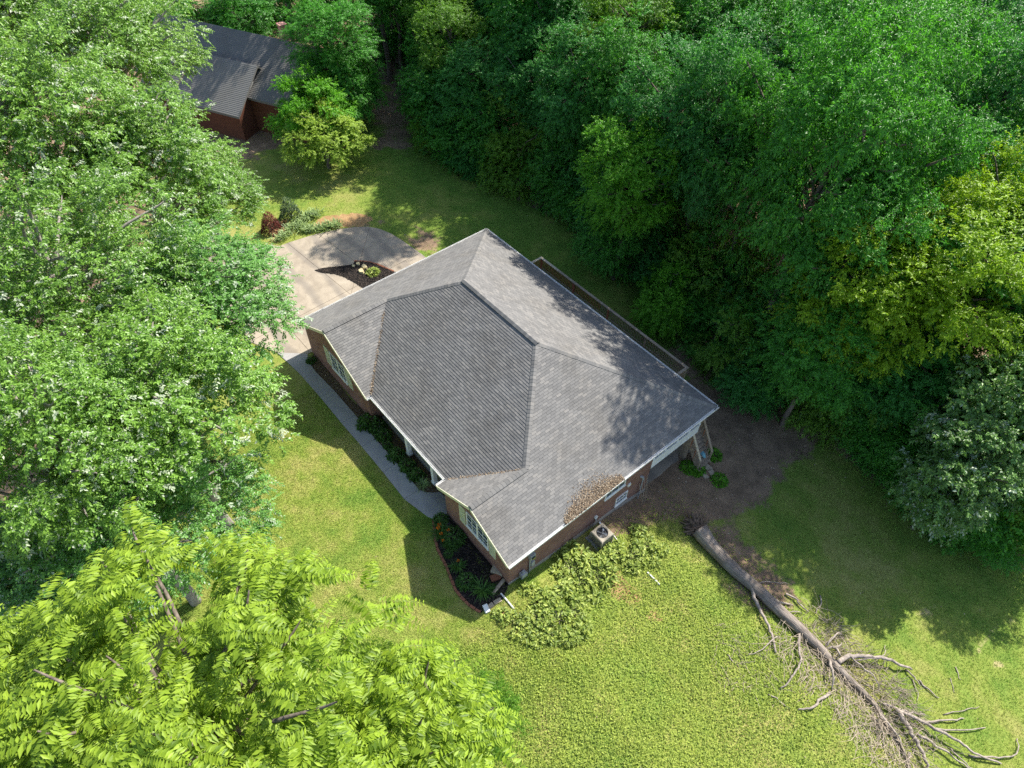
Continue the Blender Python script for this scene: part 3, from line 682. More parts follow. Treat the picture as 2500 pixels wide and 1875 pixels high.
for px, py in ((1165, 1100), (1415, 1385)):
    p = PAX(*c2(px, py), 1, .28); x = p[0]
    MB().box((x-.11, .17, .0), (x+.11, .39, EZ-.17)).box((x-.15, .13, 0), (x+.15, .43, .16)).box((x-.15, .13, EZ-.34), (x+.15, .43, EZ-.172)).build('porch_column', 'trim_white', house)
# screened porch over the patio at the back right
xp = WX1-.02; top, sill = EZ-.16, EZ-1.3
p_ = MB()
p_.box((xp-.08, 9.8, EZ-2.0), (xp, 13.75, sill))
for y in (9.8, 10.75, 11.75, 12.75, 13.62): p_.box((xp-.081, y, sill), (xp+.004, y+.12, top))
p_.box((xp-.09, 9.8, sill-.05), (xp+.03, 13.76, sill+.03)); p_.box((xp-.09, 9.8, EZ-2.06), (xp+.012, 13.76, EZ-1.93))
p_.box((14, 13.67, EZ-2.0), (xp-.081, 13.75, sill))
pw = p_.build('porch_wall', 'trim_white', house)
MB().box((xp-.05, 9.9, sill+.03), (xp-.03, 13.6, top)).build('screen', 'metal_dark', pw)
MB().box((13.65, 9.8, EZ-2.2), (xp-.1, 13.6, EZ-2.05)).build('porch_deck', 'wood_grey', house)
for y in (13.45,): MB().box((xp-.25, y-.1, -2.3), (xp-.05, y+.1, EZ-2.06)).build('porch_post', 'wood_grey', house)
# roof vents, downspouts, meters
p = PAX(*c5(215, 630), 1, 9.3); zp = EZ+S*(D-9.3)
for k_ in range(8):
    q_ = PAX(*c5(215, 630), 1, D-(zp-EZ)/S); zp = q_[2]
MB().tube([q_+np.array([0, 0, -.1]), q_+np.array([0, 0, .34])], .05, 10).tube([q_+np.array([0, 0, -.02]), q_+np.array([0, 0, .08])], .12, 10).build('vent_pipe', 'trim_white', house)
ds = MB(); xw = WX1+.07
p0 = PAX(*c4(308, 1000), 0, xw); y = p0[1]; zb = float(H(xw, y))
ds.bar((L+.06, y, EZ-.12), (xw, y+.02, EZ-.42), .08, .06).bar((xw, y+.02, EZ-.38), (xw, y+.02, zb+.12), .085, .065).bar((xw, y+.02, zb+.14), (xw+.35, y+.02, zb+.04), .085, .065).build('downspout', 'trim_white', house)
p0 = PAX(*c4(655, 880), 0, xw); y = p0[1]; zb = float(H(xw, y)); ds = MB()
ds.tube([(xw-.05, y-.12, p0[2]+.45), (xw+.06, y-.05, p0[2]+.48), (xw+.08, y, p0[2]+.2)], .07, 8).tube([(xw+.08, y, p0[2]+.2), (xw+.08, y, zb+.02)], .035, 8).build('downspout', 'metal_grey', house)
em = PAX(*c3(1180, 935), 0, WX1+.1)
b = MB().box((WX1+.003, em[1]-.16, em[2]-.2), (WX1+.2, em[1]+.16, em[2]+.22)); mt_ = b.build('electric_meter', 'metal_grey', house)
MB().tube([(WX1+.2, em[1], em[2]-.02), (WX1+.28, em[1], em[2]-.02)], .11, 14).build('meter_dial', 'glass', mt_)
MB().tube([(WX1+.07, em[1]-.08, em[2]-.2), (WX1+.07, em[1]-.08, float(H(WX1, em[1]))-.1)], .04, 8).build('conduit', 'metal_grey', mt_)
MB().box((WX1+.004, em[1]+.0, em[2]-1.15), (WX1+.14, em[1]+.2, em[2]-.72)).tube([(WX1+.07, em[1]+.1, em[2]-.72), (WX1+.07, em[1]+.1, em[2]-.2)], .025, 8).build('disconnect_box', 'metal_grey', mt_)
gmx = WX1+.16; gy_ = PAX(*c3(1095, 1120), 0, gmx)[1]; g0 = float(H(gmx, gy_))
b = MB().box((gmx-.12, gy_-.15, g0+.35), (gmx+.12, gy_+.15, g0+.72)).tube([(gmx, gy_-.09, g0-.1), (gmx, gy_-.09, g0+.36)], .03, 8).tube([(gmx, gy_+.09, g0+.36), (gmx, gy_+.28, g0+.3), (gmx, gy_+.28, g0-.1)], .03, 8).tube([(gmx, gy_, g0+.7), (gmx, gy_, g0+.86)], .07, 10)
b.build('gas_meter', 'metal_grey', house)
gm2 = PAX(*c3(1795, 560), 0, WX1+.03); MB().tube([(WX1+.003, gm2[1], gm2[2]), (WX1+.1, gm2[1], gm2[2])], .11, 12).tube([(WX1+.05, gm2[1], gm2[2]), (WX1+.06, gm2[1]+.05, gm2[2]-.45)], .035, 8).build('vent_outlet', 'pipe_white', house)
gm3 = PAX(*c4(535, 920), 0, WX1+.02); MB().box((WX1+.003, gm3[1]-.1, gm3[2]-.1), (WX1+.08, gm3[1]+.1, gm3[2]+.1)).build('wall_vent', 'trim_white', house)
# a lean bundle of stakes by the right wall
root = thing('leaning_stakes', G(*c4(690, 1080)), 'thin dark stakes leaning on the brick wall by the patio', 'stakes')
for k_ in range(4):
    q = G(*c4(670+k_*12, 1100-k_*15)); MB().tube([q, (WX1+.03, q[1]-.1+.05*k_, q[2]+1.55+.1*k_)], .018, 5).build('stake', 'wood_grey', root)

# leaf drift on the roof edge and in the valleys
def drift(n, fn, name, label, size=.06):
    P, Nn = fn(n); a = rng.uniform(0, 6.28, n); Dr = np.stack([np.cos(a), np.sin(a), rng.normal(0, .3, n)], -1)
    V, F = leafset(P, Dr, Nn+rng.normal(0, .35, (n, 3)), rng.uniform(.6, 1.4, n)*size, rng.uniform(.3, .7, n)*size, .15, .1)
    o_ = link(name, fast_mesh(name, V, F, np.repeat(rng.random(n), 2)), 'litter'); tag(o_, label, 'leaves', kind='stuff')
def f1(n):
    lo_y, hi_y = 3.0, 7.0; y = rng.uniform(lo_y, hi_y, n); dp = np.abs(rng.normal(0, .42, n))*(.25+.75*np.sin((y-lo_y)/(hi_y-lo_y)*math.pi)**1.3)
    x = L+.08-dp; z = EZ+S*(L-x)+.02+rng.random(n)*.05; return np.stack([x, y, z], -1), np.tile([S, 0, 1.], (n, 1))
drift(5200, f1, 'dry_leaves', 'drift of dry brown leaves caught along the right-hand gutter', .075)
def f2(n):
    t_ = rng.random(n); t_ = np.where(rng.random(n) < .5, t_**2, t_); x = WL-.1-t_*WL/2*.85+rng.normal(0, .06, n); y = .1+t_*WL/2*.85; z = EZ+np.maximum(S*y, S*(WL-x))+.03; return np.stack([x, y, z], -1), np.tile([0, 0, 1.], (n, 1))
drift(500, f2, 'dry_leaves', 'rusty leaf litter lying in the left roof valley', .08)
def f3(n):
    t_ = rng.random(n)*.95; x = L-WR+.1+t_*WR/2; y = .05+t_*WR/2; z = EZ+np.maximum(S*y, S*(x-L+WR))+.03; return np.stack([x+rng.normal(0, .05, n), y, z], -1), np.tile([0, 0, 1.], (n, 1))
drift(260, f3, 'dry_leaves', 'rusty leaf litter lying in the right roof valley', .08)

# ------------------------------------------------------------------ deck, stair, stepping stones
deck = thing('back_deck', (10, 15.6, 0), 'long wooden deck with baluster railing behind the house', 'deck')
dx0, dx1, dy1, fz = 3.2, 16.8, 16.8, -.05
for i in range(18):
    y = 14.1+i*.15; MB().box((dx0, y, fz-.04), (dx1, y+.14, fz)).build('board', 'wood_grey', deck)
b = MB(); b.box((dx0, dy1-.02, fz-.3), (dx1, dy1+.03, fz-.045)); b.build('rim_joist', 'wood_grey', deck)
for i in range(5):
    x = dx0+.06+(dx1-dx0-.12)*i/4; MB().box((x-.06, dy1-.06, float(H(x, dy1))-.3), (x+.06, dy1+.05, fz+.93)).build('post', 'wood_red' if i < 3 else 'wood_grey', deck)
MB().box((dx0-.08, dy1-.09, fz+.93), (5.0, dy1+.09, fz+.97)).box((dx0-.08, 14.6, fz+.932), (dx0+.09, dy1-.09, fz+.972)).build('top_rail', 'wood_pale', deck)
MB().box((5.0, dy1-.09, fz+.93), (dx1+.08, dy1+.09, fz+.97)).box((dx1-.09, 14.6, fz+.932), (dx1+.08, dy1-.09, fz+.972)).build('top_rail', 'wood_grey', deck)
MB().box((dx0, dy1-.02, fz+.08), (dx1, dy1+.02, fz+.14)).build('bottom_rail', 'wood_grey', deck)
bal = MB().box((-.022, -.022, .1), (.022, .022, .93)); bme = bpy.data.meshes.new('baluster'); bme.from_pydata(bal.v, [], bal.f); bme.materials.append(M['wood_red'])
bme2 = bme.copy(); bme2.materials.clear(); bme2.materials.append(M['wood_grey'])
def put(name, me_, loc, parent):
    o_ = bpy.data.objects.new(name, me_); COL.objects.link(o_); o_.parent = parent; o_.location = Vector(loc)-wloc(parent); return o_
nb = int((dx1-dx0)/.135)
for i in range(1, nb): put('baluster', bme if i < nb*.45 else bme2, (dx0+(dx1-dx0)*i/nb, dy1+.042, fz), deck)
for i in range(1, 15):
    y = 14.7+i*.14; put('baluster', bme, (dx0+.0, y, fz), deck); put('baluster', bme2, (dx1, y, fz), deck)
stair = thing('wooden_stair', (20.8, 14.0, float(H(20.8, 14))), 'weathered wooden stair with baluster rails beside the covered patio', 'stair')
sx0, sx1, sy0, sy1 = 19.95, 21.15, 13.5, 14.45; z0, z1 = .1, float(H(sx1, 14))
nst = 8
for i in range(nst):
    x = sx0+(sx1-sx0+.1)*i/nst; z = z0+(z1-z0)*(i+.2)/nst
    MB().box((x, sy0, z-.04), (x+.26, sy1, z)).build('tread', 'wood_grey', stair)
for y in (sy0-.04, sy1+.04): MB().bar((sx0, y, z0-.1), (sx1+.15, y, z1-.05), .05, .24).build('stringer', 'wood_grey', stair)
for y, mt in ((sy0-.05, 'wood_pale'), (sy1+.05, 'wood_grey')):
    MB().bar((sx0, y, z0+.95), (sx1+.1, y, z1+.95), .14, .05).build('handrail', mt, stair)
    MB().box((sx1+.02, y-.05, z1-.2), (sx1+.12, y+.05, z1+1.0)).build('newel_post', 'wood_grey', stair); MB().box((sx0-.05, y-.08, z1-.2), (sx0+.1, y+.08, z0+1.0)).build('newel_post', 'wood_grey', stair)
    for i in range(1, 9):
        x = sx0+(sx1-sx0)*i/9; z = z0+(z1-z0)*i/9
        MB().box((x-.02, y-.02, z-.05), (x+.02, y+.02, z+.94)).build('baluster', 'wood_grey' if i % 3 else 'wood_red', stair)
p = np.array([20.85, 14.1, z0+(z1-z0)*.72])
b = MB(); b.tube([p+[-.25, 0, .05], p+[-.1, .02, .16], p+[.12, .0, .14], p+[.3, -.03, .03]], [.1, .16, .14, .06], 8); tag(b.build('blue_bundle', 'blue_cloth'), 'small pale blue bundle lying on the wooden stair', 'bundle')
for i, q in enumerate(([(1210, 715), (1260, 700), (1345, 770), (1290, 785), (1240, 750)], [(1180, 765), (1215, 745), (1252, 800), (1215, 832)], [(1232, 820), (1275, 812), (1308, 855), (1262, 865)], [(1295, 795), (1335, 775), (1385, 835), (1338, 858)])):
    poly = [G(*c4(*k))[:2] for k in q]
    tag(MB().prism([tuple(k) for k in poly], HZ(-.05), HZ(.06)).build('stepping_stone', 'stone_tan'), ['largest flat stepping stone right at the foot of the stair', 'narrow flat stepping stone left of the stair foot', 'lowest small flat stepping stone below the stair', 'long sunlit stepping stone right of the others by the stair'][i], 'stone', 'stepping stones at the stair')

# ------------------------------------------------------------------ air conditioner
pc = G(*c3(1828, 800)); ax, ay, az = 21.05, float(pc[1]), float(H(21.05, pc[1]))
q = [G(*c3(*k)) for k in ((1738, 800), (1825, 862), (1942, 778))]
ax, ay = float((q[0][0]+q[2][0])/2), float((q[0][1]+q[2][1])/2); az = float(H(ax, ay))
ac = thing('air_conditioner', (ax, ay, az), 'square tan outdoor air conditioner with top fan beside the brick wall', 'air conditioner')
w_ = .40; MB().box((ax-.62, ay-.56, az-.15), (ax+.5, ay+.52, az+.07)).build('pad', 'concrete_walk', ac)
MB().box((ax-w_+.03, ay-w_+.03, az+.07), (ax+w_-.03, ay+w_-.03, az+.8)).build('coil', 'metal_dark', ac)
b = MB()
for i in range(12):
    s_ = -w_+.06+(2*w_-.12)*i/11
    for f_ in (-1, 1): b.box((ax+s_-.014, ay+f_*w_-.012, az+.09), (ax+s_+.014, ay+f_*w_+.012, az+.8)).box((ax+f_*w_-.012, ay+s_-.014, az+.09), (ax+f_*w_+.012, ay+s_+.014, az+.8))
for i in range(6):
    z = az+.12+i*.115
    b.box((ax-w_-.006, ay-w_-.006, z), (ax+w_+.006, ay-w_+.015, z+.018)).box((ax-w_-.006, ay+w_-.015, z), (ax+w_+.006, ay+w_+.006, z+.018)).box((ax-w_-.006, ay-w_+.016, z), (ax-w_+.015, ay+w_-.016, z+.018)).box((ax+w_-.015, ay-w_+.016, z), (ax+w_+.006, ay+w_-.016, z+.018))
for i, j in ((-1, -1), (1, -1), (1, 1), (-1, 1)): b.box((ax+i*w_-.045, ay+j*w_-.045, az+.07), (ax+i*w_+.045, ay+j*w_+.045, az+.8))
b.build('grille', 'ac_tan', ac)
b = MB(); n = 32; ring = [(math.cos(2*math.pi*k/n), math.sin(2*math.pi*k/n)) for k in range(n)]
def sq(c_, s_): k = max(abs(c_), abs(s_)); return c_/k, s_/k
zt = az+.88; W2 = w_+.03
vv = [(ax+sq(c_, s_)[0]*W2, ay+sq(c_, s_)[1]*W2, az+.8) for c_, s_ in ring]+[(ax+sq(c_, s_)[0]*W2, ay+sq(c_, s_)[1]*W2, zt-.03) for c_, s_ in ring]+[(ax+sq(c_, s_)[0]*(W2-.04), ay+sq(c_, s_)[1]*(W2-.04), zt) for c_, s_ in ring]+[(ax+c_*.31, ay+s_*.31, zt) for c_, s_ in ring]+[(ax+c_*.30, ay+s_*.30, az+.72) for c_, s_ in ring]
b.add(vv, [(a_*n+k, a_*n+(k+1) % n, (a_+1)*n+(k+1) % n, (a_+1)*n+k) for a_ in range(4) for k in range(n)]); b.build('top_panel', 'ac_tan', ac)
b = MB()
for k in range(4):
    a_ = k*math.pi/2+.4; b.add([(ax+math.cos(a_)*.05, ay+math.sin(a_)*.05, az+.80), (ax+math.cos(a_-.25)*.28, ay+math.sin(a_-.25)*.28, az+.79), (ax+math.cos(a_+.3)*.28, ay+math.sin(a_+.3)*.28, az+.85), (ax+math.cos(a_+.8)*.06, ay+math.sin(a_+.8)*.06, az+.84)], [(0, 1, 2, 3)])
b.tube([(ax, ay, az+.72), (ax, ay, az+.86)], .06, 10).build('fan', 'metal_grey', ac)
b = MB()
for r_ in (.06, .11, .16, .21, .26, .31): b.tube([(ax+math.cos(2*math.pi*k/24)*r_, ay+math.sin(2*math.pi*k/24)*r_, zt+.012) for k in range(25)], .004, 4)
for k in range(4): b.tube([(ax+math.cos(k*.785)*.31, ay+math.sin(k*.785)*.31, zt+.015), (ax-math.cos(k*.785)*.31, ay-math.sin(k*.785)*.31, zt+.015)], .005, 4)
b.build('fan_guard', 'metal_dark', ac)
for i, (a_, b_, f_, lab) in enumerate((((880, 1300), (1005, 1450), c3, 'white plastic drain pipe end beside the mulch bed tip'), ((1945, 715), (2025, 820), c3, 'thin pale pipe running out from the air conditioner'), ((2022, 422), (2100, 500), c9, 'loose white pipe lying in the weeds near the shrubs'))):
    p, q = G(*f_(*a_)), G(*f_(*b_)); tag(MB().tube([p+[0, 0, .03], (p+q)/2+[0, 0, .05], q+[0, 0, .04]], .045 if i != 1 else .025, 8).build('drain_pipe', 'pipe_white'), lab, 'pipe')

# ------------------------------------------------------------------ fallen dead tree
ft = thing('fallen_tree', G(*c6(140, 140)), 'big bare dead tree lying uprooted across the lawn', 'fallen tree')
def gp(p, r, h=0.): 
    q = G(*c6(*p)); return np.array([q[0], q[1], float(H(q[0], q[1]))+r+h])
def curve(pts, n):
    pts = [np.array(p, float) for p in pts]; out = []
    for i in range(len(pts)-1):
        p0 = pts[max(i-1, 0)]; p1, p2 = pts[i], pts[i+1]; p3 = pts[min(i+2, len(pts)-1)]
        for k in range(n):
            t_ = k/n; out.append(.5*((2*p1)+(p2-p0)*t_+(2*p0-5*p1+4*p2-p3)*t_*t_+(3*p1-p0-3*p2+p3)*t_**3))
    return out+[pts[-1]]
tp = [(140, 140), (220, 235), (350, 370), (500, 500), (650, 640), (760, 740), (880, 850), (970, 950), (1080, 1060), (1180, 1150), (1270, 1250), (1340, 1370), (1420, 1490), (1490, 1640)]
tw = [.5, .38, .34, .32, .30, .28, .24, .22, .19, .16, .13, .11, .08, .06]
def sm(v, n): return np.interp(np.linspace(0, len(v)-1, n), range(len(v)), v)
pts = curve([gp(p, r*.9) for p, r in zip(tp, tw)], 4)
MB().tube(pts, list(sm(tw, len(pts))), 18, jitter=.16).build('trunk', 'dead_bark', ft, True)
BR = [([(470, 500), (500, 580), (550, 680), (600, 790), (630, 900)], .11, .15), ([(1010, 970), (1090, 930), (1180, 940), (1300, 950), (1400, 980), (1490, 1000)], .13, .35), ([(1450, 1000), (1500, 1050), (1550, 1110)], .05, .1),
      ([(1400, 1290), (1460, 1370), (1510, 1470), (1560, 1570), (1600, 1640)], .13, .2), ([(1380, 1270), (1550, 1340), (1680, 1420), (1800, 1490), (1900, 1550), (2060, 1600)], .09, .3), ([(1520, 1420), (1640, 1490), (1750, 1560), (1870, 1640)], .07, .15),
      ([(960, 960), (975, 1050), (985, 1140)], .08, .5), ([(975, 1150), (900, 1210), (840, 1255), (770, 1255)], .08, .1), ([(765, 790), (770, 900), (770, 980), (720, 1070), (665, 1125)], .07, .3),
      ([(1085, 920), (1150, 1000), (1240, 1080), (1290, 1150)], .05, .5), ([(690, 520), (750, 555), (790, 600), (840, 640)], .06, .1), ([(580, 550), (650, 585), (740, 595)], .09, .15), ([(650, 600), (720, 640), (800, 640)], .05, .1),
      ([(510, 455), (600, 450), (710, 455)], .04, .1), ([(915, 530), (915, 590), (880, 650)], .045, .05), ([(940, 860), (1000, 800), (1050, 780)], .05, .5), ([(945, 880), (1020, 870), (1050, 830)], .05, .4), ([(980, 870), (1000, 930), (1010, 960)], .06, .7),
      ([(1540, 1070), (1600, 1130), (1670, 1190)], .05, .05), ([(1560, 1330), (1700, 1330), (1830, 1310)], .06, .1), ([(1640, 1380), (1770, 1390), (1960, 1370)], .05, .1), ([(1860, 1550), (2000, 1560), (2150, 1545), (2165, 1440)], .05, .1),
      ([(1300, 1230), (1400, 1260), (1500, 1290), (1580, 1290)], .07, .2), ([(1240, 1290), (1300, 1380), (1320, 1500)], .06, .1), ([(1270, 1290), (1400, 1450), (1460, 1590)], .07, .2), ([(1740, 1500), (1830, 1600), (1900, 1640)], .04, .1), ([(1480, 1530), (1470, 1640)], .08, .1),
      ([(1120, 960), (1280, 940), (1330, 850)], .035, .5), ([(640, 800), (540, 880), (450, 915)], .035, .15), ([(300, 875), (350, 940), (400, 980)], .03, .05), ([(590, 1160), (650, 1200), (720, 1250)], .035, .05), ([(1500, 1060), (1530, 1150), (1530, 1210)], .03, .05), ([(1740, 1060), (1770, 1160)], .025, .05), ([(1775, 990), (1805, 1070)], .03, .05), ([(1700, 1290), (1820, 1260), (1920, 1240)], .03, .1)]
for pl_, r_, hgt in BR:
    n_ = len(pl_); P3 = []
    for i, k in enumerate(pl_):
        j = 0 if i in (0, n_-1) else 1
        P3.append(gp(k, r_, .25 if (i == 0 and hgt > .12) else hgt*math.sin(math.pi*i/(n_-1))))
    cs = curve(P3, 4); cs = [c_+rng.normal(0, .025, 3) for c_ in cs]
    MB().tube(cs, list(np.linspace(r_, r_*.4, len(cs))), 7, jitter=.15).build('branch', 'dead_wood', ft, True)
tw_ = MB()
for i in range(1100):
    t_ = rng.random(); k = .38+.62*t_; base = pts[int(k*(len(pts)-1))]
    sg = rng.choice([-1, 1]); d0 = pts[-1]-pts[0]; d0 = d0/np.linalg.norm(d0); sd = np.array([-d0[1], d0[0], 0.])*sg
    reach = rng.random()**1.3*2.0
    o_ = base+sd*reach+d0*rng.normal(0, .6); o_[2] = float(H(o_[0], o_[1]))+rng.uniform(.03, .45)*(1-.4*reach/2)
    dr = unit(d0*rng.normal(.35, .6)+sd*rng.normal(.45, .5)+np.array([0, 0, rng.normal(0, .2)])); ln = rng.uniform(.3, 1.4)
    mid = o_+dr*ln*.5+rng.normal(0, .08, 3); end = o_+dr*ln+rng.normal(0, .12, 3); end[2] = max(end[2], float(H(end[0], end[1]))+.02); mid[2] = max(mid[2], float(H(mid[0], mid[1]))+.02)
    tw_.tube([o_, mid, end], [.015, .011, .005], 3, cap=False)
for i in range(160):
    q = G(*c6(rng.uniform(250, 900), rng.uniform(700, 1150))); a_ = rng.uniform(0, 6.28); ln = rng.uniform(.3, 1.)
    q[2] += .04; e_ = q+np.array([math.cos(a_)*ln, math.sin(a_)*ln, rng.uniform(0, .12)]); tw_.tube([q, (q+e_)/2+rng.normal(0, .05, 3)*[1, 1, .3], e_], [.012, .01, .005], 3, cap=False)
tag(tw_.build('twigs', 'dead_twig', ft), kind='stuff')
rb = MB(); c0 = gp((135, 120), .25)
for i in range(150):
    d_ = unit(rng.normal(0, 1, 3)); d_[2] = abs(d_[2])*.6; e_ = c0+d_*rng.uniform(.35, .95)-np.array([.25, -.05, .12]); rb.tube([c0+d_*.1, (c0+e_)/2+rng.normal(0, .08, 3), e_], [.16*rng.random()+.06, .08*rng.random()+.03, .02], 6, jitter=.5)
rb.build('root_mass', 'root_dark', ft)

# ------------------------------------------------------------------ foliage meshes
def crown(seed, R, cz, nb, nt_, nl, ll, lw, droop=.35, low=-.5, flat=.7, brad=.3, inner=.25, twl=.55):
    g = np.random.default_rng(seed); rx, ry, rz = R
    k = np.arange(nb*3)+.5; ph = np.arccos(1-2*k/(nb*3)); th = math.pi*(1+5**.5)*k
    d = np.stack([np.cos(th)*np.sin(ph), np.sin(th)*np.sin(ph), np.cos(ph)], -1)+g.normal(0, .12, (nb*3, 3)); d = unit(d)
    d = d[d[:, 2] > low]; d = d[g.permutation(len(d))[:nb]]; nb = len(d)
    lob = 1+.16*np.sin(d[:, 0]*3.1+seed)+.13*np.sin(d[:, 1]*3.7+2*seed)+.1*np.sin(d[:, 2]*4+seed)
    f = np.where(g.random(nb) < inner, g.uniform(.3, .6, nb), g.uniform(.68, .95, nb))*lob
    C = d*f[:, None]*np.array([rx, ry, rz]); C[:, 2] += cz
    rb_ = min(rx, rz)*brad*g.uniform(.7, 1.35, nb)
    n = nb*nt_; bi = np.repeat(np.arange(nb), nt_)
    q = unit(g.normal(0, 1, (n, 3))); q[:, 2] = np.abs(q[:, 2])*.9-.25*g.random(n)
    p = C[bi]+q*(rb_[bi]*g.random(n)**.45)[:, None]*np.array([1, 1, flat])
    out = unit(p-np.array([0, 0, cz-.25*rz]))
    td = unit(.75*out+.6*unit(p-C[bi])+g.normal(0, .45, (n, 3))+np.array([0, 0, -droop]))
    m_ = n*nl; ti = np.repeat(np.arange(n), nl); t_ = np.tile(np.linspace(.12, 1, nl), n)
    tl = twl*g.uniform(.6, 1.3, n)
    P = p[ti]+td[ti]*(t_*tl[ti])[:, None]-np.array([0, 0, 1.])*(t_**2*.18*tl[ti])[:, None]
    sd = unit(np.cross(td, np.array([0, 0, 1.])+g.normal(0, .2, (n, 3))))[ti]*np.where(np.tile(np.arange(nl) % 2, n) == 0, 1, -1)[:, None]
    Dr = td[ti]*.55+sd*.8+g.normal(0, .28, (m_, 3))+np.array([0, 0, -.3])
    N = np.array([0, 0, .95])+out[ti]*.45+g.normal(0, .42, (m_, 3))
    V, F = leafset(P, Dr, N, ll*g.uniform(.65, 1.25, m_), lw*g.uniform(.7, 1.2, m_), flip=(g.random(n) < .05)[ti] | (g.random(m_) < .05))
    r_ = np.clip(g.random(n)[ti]*.45+g.random(m_)*.55, 0, 1)
    return fast_mesh('crown', V, F, np.repeat(r_, 2)), C
def trunk(seed, cz, rz, C, r0=.24, nlimb=16, base=-.4):
    g = np.random.default_rng(seed); b = MB(); hgt = cz+rz*.35; st_ = random.getstate(); random.seed(seed)
    ps = [np.array([g.normal(0, .12)*(i > 0), g.normal(0, .12)*(i > 0), base+(hgt-base)*i/6]) for i in range(7)]
    b.tube(curve(ps, 2), list(np.linspace(r0*1.15, r0*.3, 13)), 9, jitter=.1)
    for c_ in C[g.permutation(len(C))[:nlimb]]:
        z0 = max(base+1.0, min(hgt*.95, c_[2]-.45*np.hypot(c_[0], c_[1])-.3)); a = np.array([0, 0, z0]); mid = a*.45+c_*.55+np.array([0, 0, .25])+g.normal(0, .2, 3)
        b.tube(curve([a, mid, c_, c_+unit(c_-a)*.5], 3), list(np.linspace(r0*.36, .015, 10)), 5, cap=False)
    random.setstate(st_)
    off = Vector((0, 0, 0)); me_ = bpy.data.meshes.new('trunk'); me_.from_pydata(b.v, [], b.f); me_.polygons.foreach_set('use_smooth', np.ones(len(me_.polygons), bool)); me_.update(); return me_
TREES = {}
def proto(key, seed, R, cz, nb, nt_, nl, ll, lw, r0=.24, nlimb=16, **kw):
    me_, C = crown(seed, R, cz, nb, nt_, nl, ll, lw, **kw); tm = trunk(seed+50, cz, R[2], C, r0, nlimb)
    me_.materials.append(M['leaf_wood']); tm.materials.append(M['bark_grey']); TREES[key] = (me_, tm, R, cz)
proto('oak0', 1, (5.2, 5.2, 4.6), 11, 150, 32, 13, .16, .085, .32, 34, brad=.2, inner=.3)
proto('oak1', 2, (5.0, 5.4, 4.8), 11, 155, 32, 13, .15, .08, .3, 34, brad=.2, inner=.3)
proto('oak2', 3, (4.8, 4.8, 5.0), 11, 145, 32, 13, .17, .09, .3, 34, brad=.2, inner=.3)
for i in range(4): proto('wood%d' % i, 11+i, (3.6, 3.6, 4.6), 8.6, 130, 27, 12, .17, .08, .22, 24, low=-.8, brad=.23)
proto('tall0', 61, (3.3, 3.3, 3.4), 20.4, 90, 26, 12, .17, .08, .24, 16, low=-.7, brad=.24)
proto('bush0', 31, (2.0, 2.0, 2.4), 2.2, 40, 34, 13, .13, .06, .07, 12, low=-.95, brad=.4)
proto('bush1', 32, (2.2, 1.9, 2.1), 1.9, 40, 34, 13, .15, .075, .07, 12, low=-.95, brad=.4)
proto('dog0', 41, (3.6, 3.4, 2.2), 3.4, 60, 42, 13, .15, .085, .14, 20, low=-.5, brad=.3, flat=.35)
proto('big0', 51, (3.4, 3.4, 4.2), 5.5, 64, 40, 12, .24, .13, .18, 20, low=-.8, brad=.34)
def tree(key, x, y, mt, label, sc=1., scz=None, rot=None, group=None, name='broadleaf_tree', bark='bark_grey', cat='tree'):
    cm, tm, R, cz = TREES[key]; r_ = thing(name, (x, y, float(H(x, y))), label, cat, group)
    r_.scale = (sc, sc, scz or sc); r_.rotation_euler.z = random.Random(label).uniform(0, 6.28) if rot is None else rot
    for nm, me_, mm in (('trunk', tm, bark), ('crown', cm, mt)):
        o_ = bpy.data.objects.new(nm, me_); COL.objects.link(o_); o_.parent = r_
        o_.material_slots[0].link = 'OBJECT'; o_.material_slots[0].material = M[mm]
    return r_
def at_px(key, px, py, zc, sc, mt, label, scz=None, **kw):
    """crown centre at this pixel and world height zc"""
    p = PZ(px, py, zc); cz = TREES[key][3]; scz = scz or (zc-float(H(p[0], p[1])))/cz
    return tree(key, p[0], p[1], mt, label, sc, scz, **kw)
# left-hand oaks
OAKS = [('oak0', 490, 735, 8.2, .98, 'leaf_oak_blue', 'big oak whose leafy edge overhangs the driveway beside the house corner'),
        ('oak1', 150, 700, 11.5, 1.0, 'leaf_oak', 'tall oak with bare twigs showing at the left edge of the picture'),
        ('oak2', 380, 990, 10.0, .92, 'leaf_oak', 'oak with silvery leaf undersides left of the front lawn'),
        ('oak0', 110, 1090, 11.5, .85, 'leaf_oak', 'oak at the left edge just above the feathery yellow-green tree'),
        ('oak1', 330, 1290, 7.2, .82, 'leaf_oak_blue', 'lower bluish green oak beside the front lawn behind the feathery tree'),
        ('oak2', 340, 410, 10.5, 1.0, 'leaf_oak', 'large pale oak in front of the dark-roofed neighbouring house'),
        ('oak0', 90, 330, 13, 1.05, 'leaf_oak', 'tall sunlit oak with silvery top at the upper left edge'),
        ('oak1', 270, 120, 12.5, 1.05, 'leaf_oak', 'sunlit oak at the top left, left of the dark-roofed house'),
        ('oak2', 40, 60, 13, 1.1, 'leaf_oak', 'oak in the very top left corner of the picture'),
        ('oak0', 505, 490, 6.0, .72, 'leaf_oak', 'smaller oak between the driveway shrubs and the big oaks'),
        ('oak2', 40, 1400, 6.0, .85, 'leaf_oak_blue', 'shaded low oak at the left edge behind the feathery tree')]
for k, px, py, zc, sc, mt, lab in OAKS: at_px(k, px, py, zc, sc, mt, lab, name='oak_tree', bark='bark_pale', group='oaks on the left')
